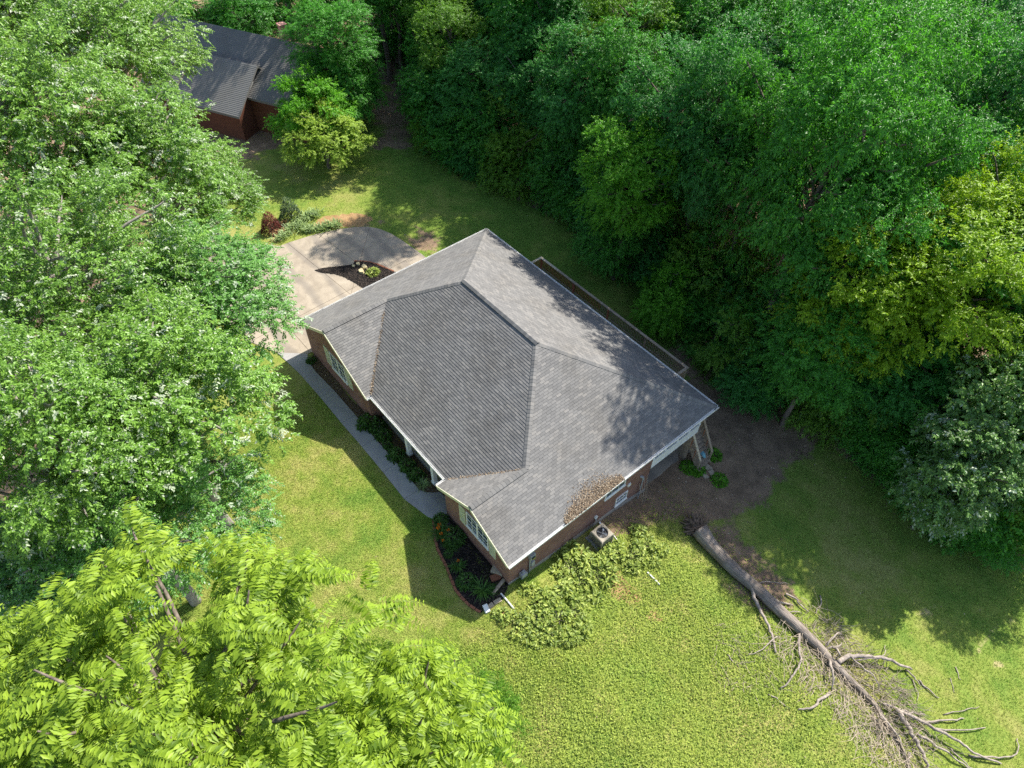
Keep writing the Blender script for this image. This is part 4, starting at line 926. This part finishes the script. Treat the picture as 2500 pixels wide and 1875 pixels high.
# feathery compound-leaved tree close to the camera
def feather(seed, R, cz, ncl, per, rl, npair, ll, lw):
    g = np.random.default_rng(seed); rx, ry, rz = R; k = np.arange(ncl*2)+.5; ph = np.arccos(1-2*k/(ncl*2)); th = math.pi*(1+5**.5)*k
    d = np.stack([np.cos(th)*np.sin(ph), np.sin(th)*np.sin(ph), np.cos(ph)], -1); d = unit(d+g.normal(0, .15, d.shape)); d = d[d[:, 2] > -.25][:ncl]; ncl = len(d)
    f = np.where(g.random(ncl) < .3, g.uniform(.35, .7, ncl), g.uniform(.75, 1.05, ncl))*(1+.2*np.sin(d[:, 0]*4+seed)*np.cos(d[:, 1]*3))
    C = d*f[:, None]*np.array([rx, ry, rz])+np.array([0, 0, cz])
    n = ncl*per; ci = np.repeat(np.arange(ncl), per); az_ = np.tile(np.arange(per)*2.4, ncl)+g.uniform(0, 6.28, ncl)[ci]
    h0 = unit(np.stack([np.cos(az_), np.sin(az_), g.uniform(.0, .7, n)], -1)+d[ci]*.55); base = C[ci]+g.normal(0, .16, (n, 3))
    lens = rl*g.uniform(.7, 1.15, n); Vs, Fs, rs = [], [], []; cnt = 0; ts = np.linspace(.18, 1, npair)
    sd = unit(np.cross(h0, np.array([0, 0, 1.])))
    prev = None
    for j, t_ in enumerate(ts):
        P = base+h0*(lens*t_)[:, None]-np.array([0, 0, 1.])*(lens*.55*t_**2)[:, None]
        tang = unit(h0-np.array([0, 0, 1.])*(1.1*t_)); N = unit(np.cross(sd, tang)); N = N*np.sign(N[:, 2:3]+1e-6)
        for sg in (-1, 1):
            Dr = sd*sg*.95+tang*.35-N*.28+g.normal(0, .12, (n, 3)); pr = math.sin(math.pi*(.15+.8*t_))**.5
            V, F = leafset(P, Dr, N+g.normal(0, .2, (n, 3)), ll*pr*g.uniform(.8, 1.2, n), lw*pr*g.uniform(.8, 1.2, n), .12, .1)
            Vs.append(V); Fs.append(F+cnt); cnt += len(V); rs.append(np.repeat(np.clip(g.random(ncl)[ci]*.5+g.random(n)*.5, 0, 1), 2))
        if prev is not None and j % 2 == 0:
            w_2 = sd*.009; V = np.stack([prev-w_2, prev+w_2, P], 1).reshape(-1, 3); Vs.append(V); Fs.append(np.arange(len(V)).reshape(-1, 3)+cnt); cnt += len(V); rs.append(np.full(n, .9))
        if j % 2 == 0: prev = P
    return fast_mesh('crown', np.concatenate(Vs), np.concatenate(Fs), np.concatenate(rs)), C
def feather_tree(seed, px, py, zc, R, ncl, label, mt='leaf_walnut', ll=.20, lw=.075, rl=.98):
    p = PZ(px, py, zc); g0 = float(H(p[0], p[1])); cz = zc-g0
    cm, C = feather(seed, R, cz, ncl, 9, rl, 12, ll, lw); tm = trunk(seed+9, cz, R[2], C, .17, 40); cm.materials.append(M[mt]); tm.materials.append(M['bark_grey'])
    r_ = thing('feather_leaved_tree', (p[0], p[1], g0), label, 'tree'); link('trunk', tm, None, r_); link('crown', cm, None, r_); return r_
feather_tree(5, 520, 1830, 17.5, (3.7, 3.4, 2.7), 140, 'bright yellow-green tree with long feathery leaves closest to the camera')
feather_tree(6, 20, 1860, 16.5, (2.7, 2.7, 2.6), 110, 'feathery yellow-green tree in the bottom left corner')
feather_tree(8, 1000, 1840, 15.5, (1.9, 1.7, 2.0), 62, 'narrow feathery tree reaching right over the lawn at the bottom')
at_px('wood3', 1190, 1750, 6.0, .33, 'leaf_wood_olive', 'dark small-leaved treetop poking out beside the feathery tree at the bottom', name='small_tree')

# ------------------------------------------------------------------ woodland
SILX = [-60, -22, -14, -9.5, -6, -2, 3, 7, 10.3, 13, 15.9, 17, 19.8, 20.6, 22, 24, 26, 31, 33, 36, 48]
SILZ = [15, 12.5, 10.5, 10, 10, 11.5, 12, 13, 15.2, 17, 19.4, 20.4, 19.8, 14.5, 11.5, 8.5, 6, 5.5, 5, 5, 7]
def fheight(x, y): return float(min(np.interp(x, SILX, SILZ)+1.09*(y-23)-H(x, y), 22 if 9 < x < 21 else 18))
ORD = ['first', 'second', 'third', 'fourth', 'fifth', 'sixth', 'seventh', 'eighth', 'ninth', 'tenth', 'eleventh', 'twelfth', 'thirteenth', 'fourteenth', 'fifteenth', 'sixteenth', 'seventeenth', 'eighteenth', 'nineteenth', 'twentieth', 'twenty-first', 'twenty-second', 'twenty-third', 'twenty-fourth', 'twenty-fifth', 'twenty-sixth', 'twenty-seventh', 'twenty-eighth', 'twenty-ninth', 'thirtieth', 'thirty-first', 'thirty-second']
MTS = ['leaf_wood', 'leaf_wood_blue', 'leaf_wood', 'leaf_wood_olive']
def where(x):
    return 'beyond the driveway' if x < -8 else 'behind the deck' if x < 18 else 'near the bare dirt' if x < 27 else 'beyond the right-hand lawn'
def seen(x, y, z, r):
    u, v_, z_ = project((x, y, z)); q = r*FPX/max(z_, 1); return z_ > 0 and -q < u < 2500+q and -q*1.2 < v_ < 1875+q
rngT = np.random.default_rng(5)
nf = 0
for row, (off, sp, hk) in enumerate(((2.8, 4.2, 1.0), (7.5, 5.2, 1.0), (12.5, 5.6, 1.04), (18, 6.0, 1.06), (24.5, 6.4, 1.08), (31.5, 7, 1.08), (39, 7.5, 1.1), (47, 8, 1.1), (56, 8.5, 1.1))):
    x = -62+(row % 2)*sp/2; cnt = 0
    while x < 48:
        xx = x+rngT.normal(0, .7); yy = float(edge_y(xx))+off+rngT.normal(0, .8); x += sp
        if -27 < xx < -21 and yy < 28: continue
        if -48 < xx < -27 and yy < 23.4: continue
        h = max(fheight(xx, yy)*rngT.uniform(.9, 1.02), 7); k = 'wood%d' % rngT.integers(4); sc = rngT.uniform(.9, 1.15)*(.88 if row == 0 else 1)
        if not seen(xx, yy, h*.6, 5): continue
        nm = ['front']+ORD[1:]; lab = 'woodland tree %s, %s from left in %s row' % (where(xx), ORD[cnt], nm[row]); cnt += 1
        tree(k, xx, yy, MTS[rngT.integers(4)], lab, sc, h/13.2, group='woodland trees', name='woodland_tree'); nf += 1
x = -20; cnt = 0
while x < 47:
    xx = x+rngT.normal(0, .3); yy = float(edge_y(xx))+.7+rngT.normal(0, .35); x += 2.5
    if seen(xx, yy, 2, 3): tree('bush%d' % rngT.integers(2), xx, yy, MTS[rngT.integers(4)], 'leafy shrub %s, %s from the left along the woodland edge' % (where(xx), ORD[cnt]), rngT.uniform(.75, 1.15), rngT.uniform(.8, 1.3), group='shrubs along the woodland edge', name='edge_shrub', cat='shrub'); cnt += 1
x = -19; cnt = 0
while x < 47:
    xx = x+rngT.normal(0, .4); yy = float(edge_y(xx))+2.6+rngT.normal(0, .4); x += 3.0
    if seen(xx, yy, 3, 4): tree('bush%d' % rngT.integers(2), xx, yy, MTS[rngT.integers(4)], 'low leafy tree %s, %s from the left behind the edge shrubs' % (where(xx), ORD[cnt]), rngT.uniform(1.2, 1.5), rngT.uniform(1.5, 2.1), group='low trees behind the edge shrubs', name='understory_tree'); cnt += 1
for i, (xx, yy) in enumerate(((-41, 21.5), (-35.5, 20.5), (-46.5, 19), (-52, 15), (-55, 21), (-58, 10), (-61, 17), (-53, 8), (-60, 4), (-66, 12), (-66, 22), (-72, 6), (-74, 16), (-64, -2), (-72, -4), (-80, 12), (-82, 2), (-56, 1), (-28.5, 24.5), (-31, 27), (-38, 19.6), (-33, 20.4), (-43, 18.5))):
    if seen(xx, yy, 9, 4): tree('wood%d' % (i % 4), xx, yy, MTS[i % 3], 'dark tree behind the dark-roofed neighbouring house', 1.2, rngT.uniform(1.2, 1.45), group='trees behind the neighbouring house', name='woodland_tree')
for i, (xx, yy) in enumerate(((-26, 30), (-22.5, 30.5), (-24.5, 33), (-27.5, 33.5), (-20.5, 33), (-29.5, 30.5), (-24, 37), (-29, 37), (-33, 33))):
    tree('bush%d' % (i % 2), xx, yy, MTS[i % 3], 'dark shrub where the dirt path enters the wood', 1.4, 1.5, group='shrubs at the dirt path', name='edge_shrub', cat='shrub')
for i in range(34):
    xx, yy = rngT.uniform(-62, -29), rngT.uniform(27, 46)
    if seen(xx, yy, 2, 2): tree('bush%d' % (i % 2), xx, yy, MTS[i % 3], 'dark shrub deep in the wood beyond the dirt path', 1.6, 1.5, group='shrubs deep in the wood', name='edge_shrub', cat='shrub')
for i in range(46):
    xx, yy = rngT.uniform(-86, -44), rngT.uniform(-6, 27)
    if yy < 10 and xx > -50: continue
    if seen(xx, yy, 2, 2): tree('bush%d' % (i % 2), xx, yy, MTS[i % 3], 'dark shrub in the wood behind the neighbouring house', 1.5, 1.3, group='shrubs behind the neighbouring house', name='edge_shrub', cat='shrub')
tree('tall0', -7.8, 27.5, 'leaf_wood', 'tall thin-trunked tree whose crown shades the driveway', 1., 1., name='woodland_tree')
# trees that stand out
at_px('wood0', 1535, 452, 6.9, .80, 'leaf_bright', 'rounded bright green tree standing out of the dark woodland edge', name='bright_tree')
at_px('bush0', 1490, 610, 1.2, 1.05, 'leaf_wood', 'green bush right below the rounded bright green tree', scz=1.3, name='edge_shrub')
at_px('bush1', 1630, 730, .6, 1.0, 'leaf_bright', 'fresh green bush by the right end of the deck', scz=1.3, name='edge_shrub')
at_px('wood1', 2300, 690, 8.4, 1.15, 'leaf_yellow', 'yellow-green sunlit tree on the right side of the woodland', name='yellow_tree')
at_px('wood0', 2110, 745, 7.2, 1.0, 'leaf_yellow', 'yellow-green sunlit tree nearest the bare dirt patch', name='yellow_tree')
at_px('wood2', 2460, 570, 9.5, 1.0, 'leaf_yellow', 'yellow-green tree at the right edge of the picture', name='yellow_tree')
at_px('wood3', 2010, 850, 4.8, .8, 'leaf_wood', 'green tree leaning over the bare dirt patch', name='woodland_tree')
at_px('big0', 2420, 1030, 4.0, .9, 'leaf_pale', 'tree with big pale grey-green leaves at the right edge', name='pale_tree')
at_px('big0', 2340, 1170, 2.6, .7, 'leaf_pale', 'lower shrubby tree with pale leaves above the right lawn', name='pale_tree')
at_px('dog0', 790, 330, 3.0, .95, 'leaf_dogwood', 'small sunlit yellow-green tree on the back lawn', name='dogwood_tree', rot=.5)
at_px('dog0', 780, 262, 4.0, .95, 'leaf_bright', 'layered green tree in front of the dark-roofed house', name='layered_tree', rot=2.)
at_px('wood0', 815, 110, 7, .95, 'leaf_wood', 'tree hiding the right end of the dark-roofed house', name='woodland_tree')
at_px('dog0', 850, 215, 4.0, .9, 'leaf_wood', 'layered dark tree left of the dirt path', name='layered_tree')

# ------------------------------------------------------------------ neighbour house
nh = thing('neighbour_house', PZ(*c7(900, 800), 0), 'dark-roofed brick house half hidden in the trees at the top', 'house')
def gable_block(cx, cy, ln, wd, zb, ze, zr, ang, nm):
    e1 = np.array([math.cos(ang), math.sin(ang)]); e2 = np.array([-e1[1], e1[0]])
    def P(a, b_, z): q = np.array([cx, cy])+e1*a+e2*b_; return (q[0], q[1], z)
    h_, k = ln/2, wd/2; i_ = .35
    mb = MB(); mb.add([P(-h_+i_, -k+i_, zb), P(h_-i_, -k+i_, zb), P(h_-i_, k-i_, zb), P(-h_+i_, k-i_, zb), P(-h_+i_, -k+i_, ze), P(h_-i_, -k+i_, ze), P(h_-i_, k-i_, ze), P(-h_+i_, k-i_, ze), P(-h_+i_, 0, zr-.25), P(h_-i_, 0, zr-.25)],
                      [(0, 1, 5, 4), (2, 3, 7, 6), (1, 2, 6, 9, 5), (3, 0, 4, 8, 7)]); mb.build('wall', 'siding_dark', nh)
    r_ = MB()
    for sg in (-1, 1):
        a = [P(-h_, sg*k, ze), P(h_, sg*k, ze), P(h_, 0, zr), P(-h_, 0, zr)]; r_.add(a+[(q[0], q[1], q[2]-.18) for q in a], [(0, 1, 2, 3) if sg < 0 else (3, 2, 1, 0), (0, 4, 5, 1), (1, 5, 6, 2), (3, 7, 4, 0), (4, 5, 6, 7) if sg > 0 else (7, 6, 5, 4)])
    ro = r_.build('roof', 'shingle', nh)
    cs = MB(); sl2 = math.hypot(k, zr-ze); n_ = int(sl2/.16); up = np.array([0, 0, 1.])
    for sg in (-1, 1):
        for j in range(n_):
            f0, f1 = j/n_, (j+1)/n_
            a0, a1 = P(-h_, sg*k*(1-f0), ze+(zr-ze)*f0+.03), P(h_, sg*k*(1-f0), ze+(zr-ze)*f0+.03); b0, b1 = P(-h_, sg*k*(1-f1), ze+(zr-ze)*f1+.01), P(h_, sg*k*(1-f1), ze+(zr-ze)*f1+.01)
            cs.add([a0, a1, b1, b0, (a0[0], a0[1], a0[2]-.03), (a1[0], a1[1], a1[2]-.03)], [(0, 1, 2, 3), (0, 4, 5, 1)])
    tag(cs.build('shingle_courses', 'shingle', ro), kind='stuff'); return P, ro
apex = PZ(*c7(900, 635), 5.2); ang = rad(27); e1 = np.array([math.cos(ang), math.sin(ang)]); e2 = np.array([-e1[1], e1[0]])
c_ = apex[:2]-e1*5.5; P_, ro1 = gable_block(c_[0], c_[1], 11, 7.5, -2, 2.4, 5.2, ang, 'front')
apex2 = PZ(*c7(900, 330), 6.4); c_ = apex2[:2]+e2*0; P2_, ro2 = gable_block(c_[0]-e1[0]*2, c_[1]-e1[1]*2, 18, 9.5, -2, 3.2, 6.4, ang, 'main')
q = PZ(*c7(1168, 380), 6.3); MB().box((q[0]-.28, q[1]-.28, 3.5), (q[0]+.28, q[1]+.28, 7.5)).box((q[0]-.34, q[1]-.34, 7.5), (q[0]+.34, q[1]+.34, 7.62)).build('chimney', 'pink_brick', nh)
gw = np.array(P_(5.5-.35, -.95, 3.1)); gv = MB(); dx = np.array([e1[0], e1[1], 0])*.03; dy = np.array([e2[0], e2[1], 0]); 
gv.add([gw+dx-dy*.3, gw+dx+dy*.3, gw+dx+dy*.3+[0, 0, .95], gw+dx-dy*.3+[0, 0, .95], gw-dx-dy*.3, gw-dx+dy*.3, gw-dx+dy*.3+[0, 0, .95], gw-dx-dy*.3+[0, 0, .95]], [(0, 1, 2, 3), (0, 4, 5, 1), (1, 5, 6, 2), (2, 6, 7, 3), (3, 7, 4, 0)]); gv.build('gable_vent', 'trim_white', nh)

# ------------------------------------------------------------------ shrubs and bed plants
def rosette(seed, n, ll, lw, spread, hgt, up=.6, droop=.3, lump=0):
    g = np.random.default_rng(seed); a = g.uniform(0, 6.28, n); r_ = spread*g.random(n)**.6
    P = np.stack([np.cos(a)*r_, np.sin(a)*r_, hgt*(1-(r_/spread)**2)*g.uniform(.35, 1, n)], -1); a2 = a+g.normal(0, .7, n)
    if lump:                                      # several separate leafy shoots instead of one dome
        c_ = np.stack([g.normal(0, spread*.5, lump), g.normal(0, spread*.5, lump)], -1); hh_ = g.uniform(.45, 1.15, lump)*hgt; k_ = g.integers(0, lump, n); rr = .30*g.random(n)**.5
        P = np.stack([c_[k_, 0]+np.cos(a)*rr, c_[k_, 1]+np.sin(a)*rr, hh_[k_]*(1-.6*(rr/.3)**2)*g.uniform(.3, 1, n)], -1)
    Dr = np.stack([np.cos(a2), np.sin(a2), g.normal(up*.5, .3, n)], -1); N = np.stack([g.normal(0, .3, n), g.normal(0, .3, n), np.ones(n)], -1)
    V, F = leafset(P, Dr, N, ll*g.uniform(.6, 1.2, n), lw*g.uniform(.7, 1.2, n), .2, droop); return fast_mesh('foliage', V, F, np.repeat(g.random(n), 2))
def tuft(seed, n, ll, lw, spread, up=1.2):
    g = np.random.default_rng(seed); a = g.uniform(0, 6.28, n); P = np.stack([g.normal(0, spread, n), g.normal(0, spread, n), np.zeros(n)], -1)
    h0 = unit(np.stack([np.cos(a), np.sin(a), g.uniform(up*.5, up*1.6, n)], -1)); Ln = ll*g.uniform(.6, 1.15, n); sd = unit(np.cross(h0, [0, 0, 1.]))
    V = []; 
    for t_, wk_ in ((0, .6), (.5, 1), (.85, .6), (1.12, 0.02)):
        c_ = P+h0*(Ln*t_)[:, None]-np.array([0, 0, 1.])*(Ln*.45*t_**2)[:, None]; V += [c_-sd*lw*wk_/2, c_+sd*lw*wk_/2]
    V = np.stack(V, 1).reshape(-1, 3); b0 = np.arange(n)[:, None, None]*8; q = np.array([[0, 1, 3, 2], [2, 3, 5, 4], [4, 5, 7, 6]])[None]
    return fast_mesh('foliage', V, (b0+q).reshape(-1, 4), np.repeat(g.random(n), 3))
stemb = MB()
for k in range(7):
    a_ = k*.9; stemb.tube([(0, 0, -.05), (.1*math.cos(a_), .1*math.sin(a_), .22), (.3*math.cos(a_), .3*math.sin(a_), .42)], [.02, .014, .006], 5, cap=False)
stem_me = bpy.data.meshes.new('stem'); stem_me.from_pydata(stemb.v, [], stemb.f); stem_me.materials.append(M['bark_grey'])
HOST = [rosette(70+i, 420, .26, .12, .95, .62, .5, .25, lump=9) for i in range(3)]
FERN = [rosette(80+i, 260, .22, .09, .45, .38, .5, .3) for i in range(2)]
LILY = [tuft(90+i, 70, .75, .035, .06, 1.0) for i in range(2)]; IRIS = [tuft(95+i, 60, .75, .055, .18, 2.2) for i in range(2)]
BOX = rosette(99, 1500, .1, .05, .55, 1.0, .5, .1)
BOX.materials.append(M['leaf_box'])
for l_ in HOST: l_.materials.append(M['leaf_hosta'])
for l_ in FERN+LILY: l_.materials.append(M['leaf_bed'])
for l_ in IRIS: l_.materials.append(M['leaf_iris'])
def plant(name, mesh, px, label, sc=1., scz=None, group=None, mt=None, cat='plant', stem=True, f_=lambda x, y: (x, y)):
    p = G(*f_(*px)); r_ = thing(name, (p[0], p[1], p[2]+.02), label, cat, group); r_.scale = (sc, sc, scz or sc); r_.rotation_euler.z = rng.uniform(0, 6.28)
    o_ = bpy.data.objects.new('foliage', mesh); COL.objects.link(o_); o_.parent = r_
    if mt: o_.material_slots[0].link = 'OBJECT'; o_.material_slots[0].material = M[mt]
    if stem: s_ = bpy.data.objects.new('stem', stem_me); COL.objects.link(s_); s_.parent = r_
    return r_
SH = [((1530, 390), 1.15, 'broad-leaved shrub nearest the brick wall and meters'), ((1640, 370), 1.2, 'broad-leaved shrub just left of the air conditioner pad'), ((1700, 460), 1.1, 'broad-leaved shrub below the air conditioner'), ((1590, 490), 1.0, 'broad-leaved shrub in the middle of the upper clump'),
      ((1190, 740), .75, 'small broad-leaved shrub by the red clay and white pipe'), ((1320, 620), .9, 'broad-leaved shrub at the top of the large lower clump'), ((1430, 610), 1.1, 'broad-leaved shrub joining the two sunlit clumps'), ((1330, 720), 1.0, 'broad-leaved shrub in the left of the large lower clump'), ((1460, 730), 1.25, 'yellowest broad-leaved shrub in the large lower clump'), ((1560, 690), .95, 'broad-leaved shrub at the right of the large lower clump'), ((1420, 810), .85, 'lowest broad-leaved shrub touching the open lawn'),
      ((1830, 330), .9, 'broad-leaved shrub right of the air conditioner'), ((1920, 330), 1.0, 'broad-leaved shrub in the middle of the right clump'), ((2020, 260), .9, 'shaded broad-leaved shrub at the far right of the clump')]
for i, (px, sc, lab) in enumerate(SH): plant('broadleaf_shrub', HOST[i % 3], px, lab, sc*.95, None, 'broad-leaved shrubs in the side yard', cat='shrub', f_=c9)
FN = [((800, 930), 1.35, 'largest green shrub by the walkway under the porch eave'), ((880, 975), 1.0, 'green shrub touching the largest one by the walkway'), ((935, 1055), .95, 'third green shrub from the left along the walkway'), ((975, 1145), .6, 'smallest green shrub along the walkway'), ((1055, 1240), 1.0, 'green shrub in the middle of the walkway strip'), ((1160, 1345), .95, 'green shrub second from the right of the walkway strip'), ((1245, 1435), .95, 'green shrub beside the bluish grass tuft'), ((235, 325), .6, 'small plant in the soil at the left house corner')]
for i, (px, sc, lab) in enumerate(FN): plant('strip_shrub', FERN[i % 2], px, lab, sc*1.05, sc*1.3, 'shrubs along the walkway', cat='shrub', f_=c2)
plant('grass_tuft', LILY[0], (1310, 1520), 'bluish grass tuft at the curved end of the planting strip', .9, f_=c2, stem=False, mt='leaf_iris')
flo = rosette(120, 9, .11, .07, .05, .05, 1.2, 0.); flo.materials.append(M['flower_orange'])
LL = [((300, 590), 0, .8, 'leafy plant at the walkway end of the black mulch bed'), ((320, 690), 1, 1.1, 'daylily with red-orange blooms near the walkway'), ((305, 745), 1, 1.0, 'daylily with an orange bloom beside the brick edging'), ((430, 770), 0, 1.2, 'large green plant in the middle of the black mulch bed'), ((390, 860), 1, .8, 'daylily with a single orange bloom in the black mulch'), ((375, 925), 0, .5, 'small green seedling plant near the bend of the edging'), ((460, 1045), 1, .9, 'spiky daylily with a red centre in the bare mulch'), ((545, 1190), 0, .95, 'broad green plant near the tip of the mulch bed'), ((700, 1270), 1, 1.25, 'large spiky daylily near the house corner'), ((790, 1260), 0, .6, 'small green plant beside the corner bricks')]
for i, (px, k, sc, lab) in enumerate(LL):
    r_ = plant('daylily' if k else 'bed_plant', LILY[i % 2] if k else FERN[i % 2], px, lab, sc, None, 'plants in the black mulch bed', stem=not k, f_=c3)
    if i in (1, 2, 4, 6):
        for j in range(2 if i < 3 else 1):
            o_ = bpy.data.objects.new('flower', flo); COL.objects.link(o_); o_.parent = r_; o_.location = (rng.normal(0, .15), rng.normal(0, .15), .5)
IR = [(620, 905), (650, 900), (690, 890), (585, 935), (310, 1130), (350, 1110), (400, 1080), (430, 1030), (480, 990), (520, 1010), (560, 1035), (610, 1040), (650, 1045), (700, 1035), (750, 1030), (800, 1015), (850, 1005), (900, 995)]
for i, px in enumerate(IR): plant('iris_clump', IRIS[i % 2], px, ('%s iris clump from the left beside the round bush' % ORD[(1, 2, 3, 0)[i]] if i < 4 else 'iris clump by the driveway edge, %s from the left in its row' % ORD[i-4]), rng.uniform(.95, 1.25), None, 'irises behind the round bush' if i < 4 else 'irises along the driveway', f_=c8, stem=False)
for i, (dx_, dy_) in enumerate(((0, 0),)):
    bx = plant('round_bush', BOX, (440, 920), 'rounded dark green bush with pale tips beyond the driveway', 1.5, 1.9, cat='shrub', mt='leaf_box', f_=c8)
plant('red_maple', BOX, (255, 1040), 'dark red Japanese maple shrub half under the oak', 1.35, 1.7, cat='shrub', mt='leaf_red', f_=c8)
plant('island_plant', FERN[0], (1230, 1450), 'small yellow-green plant in the island mulch', 1.0, cat='plant', mt='leaf_hosta', f_=c8)
for i, px in enumerate(((1100, 760), (1190, 780), (1400, 880), (1350, 640))): plant('weed_clump', FERN[i % 2], px, ['weed clump between the patio and the stair', 'weed clump left of the stepping stones', 'weed clump below the stepping stones', 'weed clump beside the stair foot'][i], 1.0, .7, 'weeds round the stair', f_=c4, mt='leaf_bright')

# ------------------------------------------------------------------ grass, weeds, litter
EXCL = [DRIVE, WALKPOLY, STRIP, BED, PATIO, HOUSE]
def scatter(n, x0, x1, y0, y1, keep):
    x = rng.uniform(x0, x1, n); y = rng.uniform(y0, y1, n); z = H(x, y)
    d = np.stack([x, y, z], -1)-CAM; zz = d@FW; u = 1250+FPX*(d@RT)/zz; v_ = 937.5-FPX*(d@UP)/zz
    k = (zz > 0) & (u > -60) & (u < 2560) & (v_ > -30) & (v_ < 1930) & (y < edge_y(x)+1)
    for p in EXCL: k &= ~inpoly(x, y, [q[:2] for q in p])
    x, y = x[k], y[k]; k = keep(x, y); return x[k], y[k]
def gmask(x, y): 
    dm = np.maximum(dirtmask(x, y), softmask(x, y, CLAY, .5)); return rng.random(len(x)) > dm*1.1-.04
def blades(x, y, ll, lw, per):
    x = np.repeat(x, per); y = np.repeat(y, per); n = len(x); x = x+rng.normal(0, .02, n); y = y+rng.normal(0, .02, n); a = rng.uniform(0, 6.28, n); le = rng.uniform(.25, 1.1, n)
    P = np.stack([x, y, H(x, y)-.005], -1); D_ = np.stack([np.cos(a)*le, np.sin(a)*le, np.ones(n)], -1); D_ = unit(D_)*(ll*rng.uniform(.5, 1.2, n))[:, None]; S_ = np.stack([-np.sin(a), np.cos(a), np.zeros(n)], -1)*lw/2
    V = np.stack([P-S_, P+S_, P+D_], 1).reshape(-1, 3); return V, np.arange(len(V)).reshape(-1, 3), rng.random(n)
x1_, y1_ = scatter(150000, 3, 26, -14, 1, gmask); x2_, y2_ = scatter(150000, 20, 44, -14, 24, gmask); x3_, y3_ = scatter(90000, -20, 20, 2, 24, gmask)
V, F, r = blades(np.concatenate([x1_, x2_, x3_]), np.concatenate([y1_, y2_, y3_]), .085, .022, 3)
tag(link('lawn_grass', fast_mesh('lawn_grass', V, F, r), 'grass'), 'short mown lawn grass around the house', 'grass', kind='stuff'); print('grass tris', len(F))
def wmask(x, y):
    # weedy side yard: right of the front lawn and round the shrubs
    t_ = smooth(20.5, 23, x)*(1-smooth(6, 12, y))*(1-smooth(31, 37, x)*.7); return rng.random(len(x)) < t_
x, y = scatter(210000, 20, 44, -14, 13, wmask); n = len(x); a = rng.uniform(0, 6.28, n)
P = np.stack([x, y, H(x, y)+rng.uniform(.01, .11, n)], -1); V, F = leafset(P, np.stack([np.cos(a), np.sin(a), rng.normal(.1, .3, n)], -1), np.stack([rng.normal(0, .35, n), rng.normal(0, .35, n), np.ones(n)], -1), rng.uniform(.05, .12, n), rng.uniform(.04, .075, n))
tag(link('weeds', fast_mesh('weeds', V, F, np.repeat(rng.random(n), 2)), 'weed_leaf'), 'leafy low weeds covering the side yard', 'weeds', kind='stuff'); print('weeds', n)
def lmask(x, y): return rng.random(len(x)) < np.maximum(dirtmask(x, y)*.9, smooth(-2, 0, y-edge_y(x))*.8)+.015
x, y = scatter(70000, -30, 44, -12, 28, lmask); n = len(x); a = rng.uniform(0, 6.28, n)
P = np.stack([x, y, H(x, y)+.012], -1); V, F = leafset(P, np.stack([np.cos(a), np.sin(a), rng.normal(.0, .25, n)], -1), np.stack([rng.normal(0, .3, n), rng.normal(0, .3, n), np.ones(n)], -1), rng.uniform(.05, .13, n), rng.uniform(.03, .07, n))
tag(link('leaf_litter', fast_mesh('leaf_litter', V, F, np.repeat(rng.random(n), 2)), 'litter'), 'dead leaves scattered over the bare dirt and woodland edge', 'leaves', kind='stuff')
print('nh', nh.location, c_, apex, apex2)
print('litter', n, 'woodland', nf, 'tris', sum(len(m_.polygons) for m_ in bpy.data.meshes))
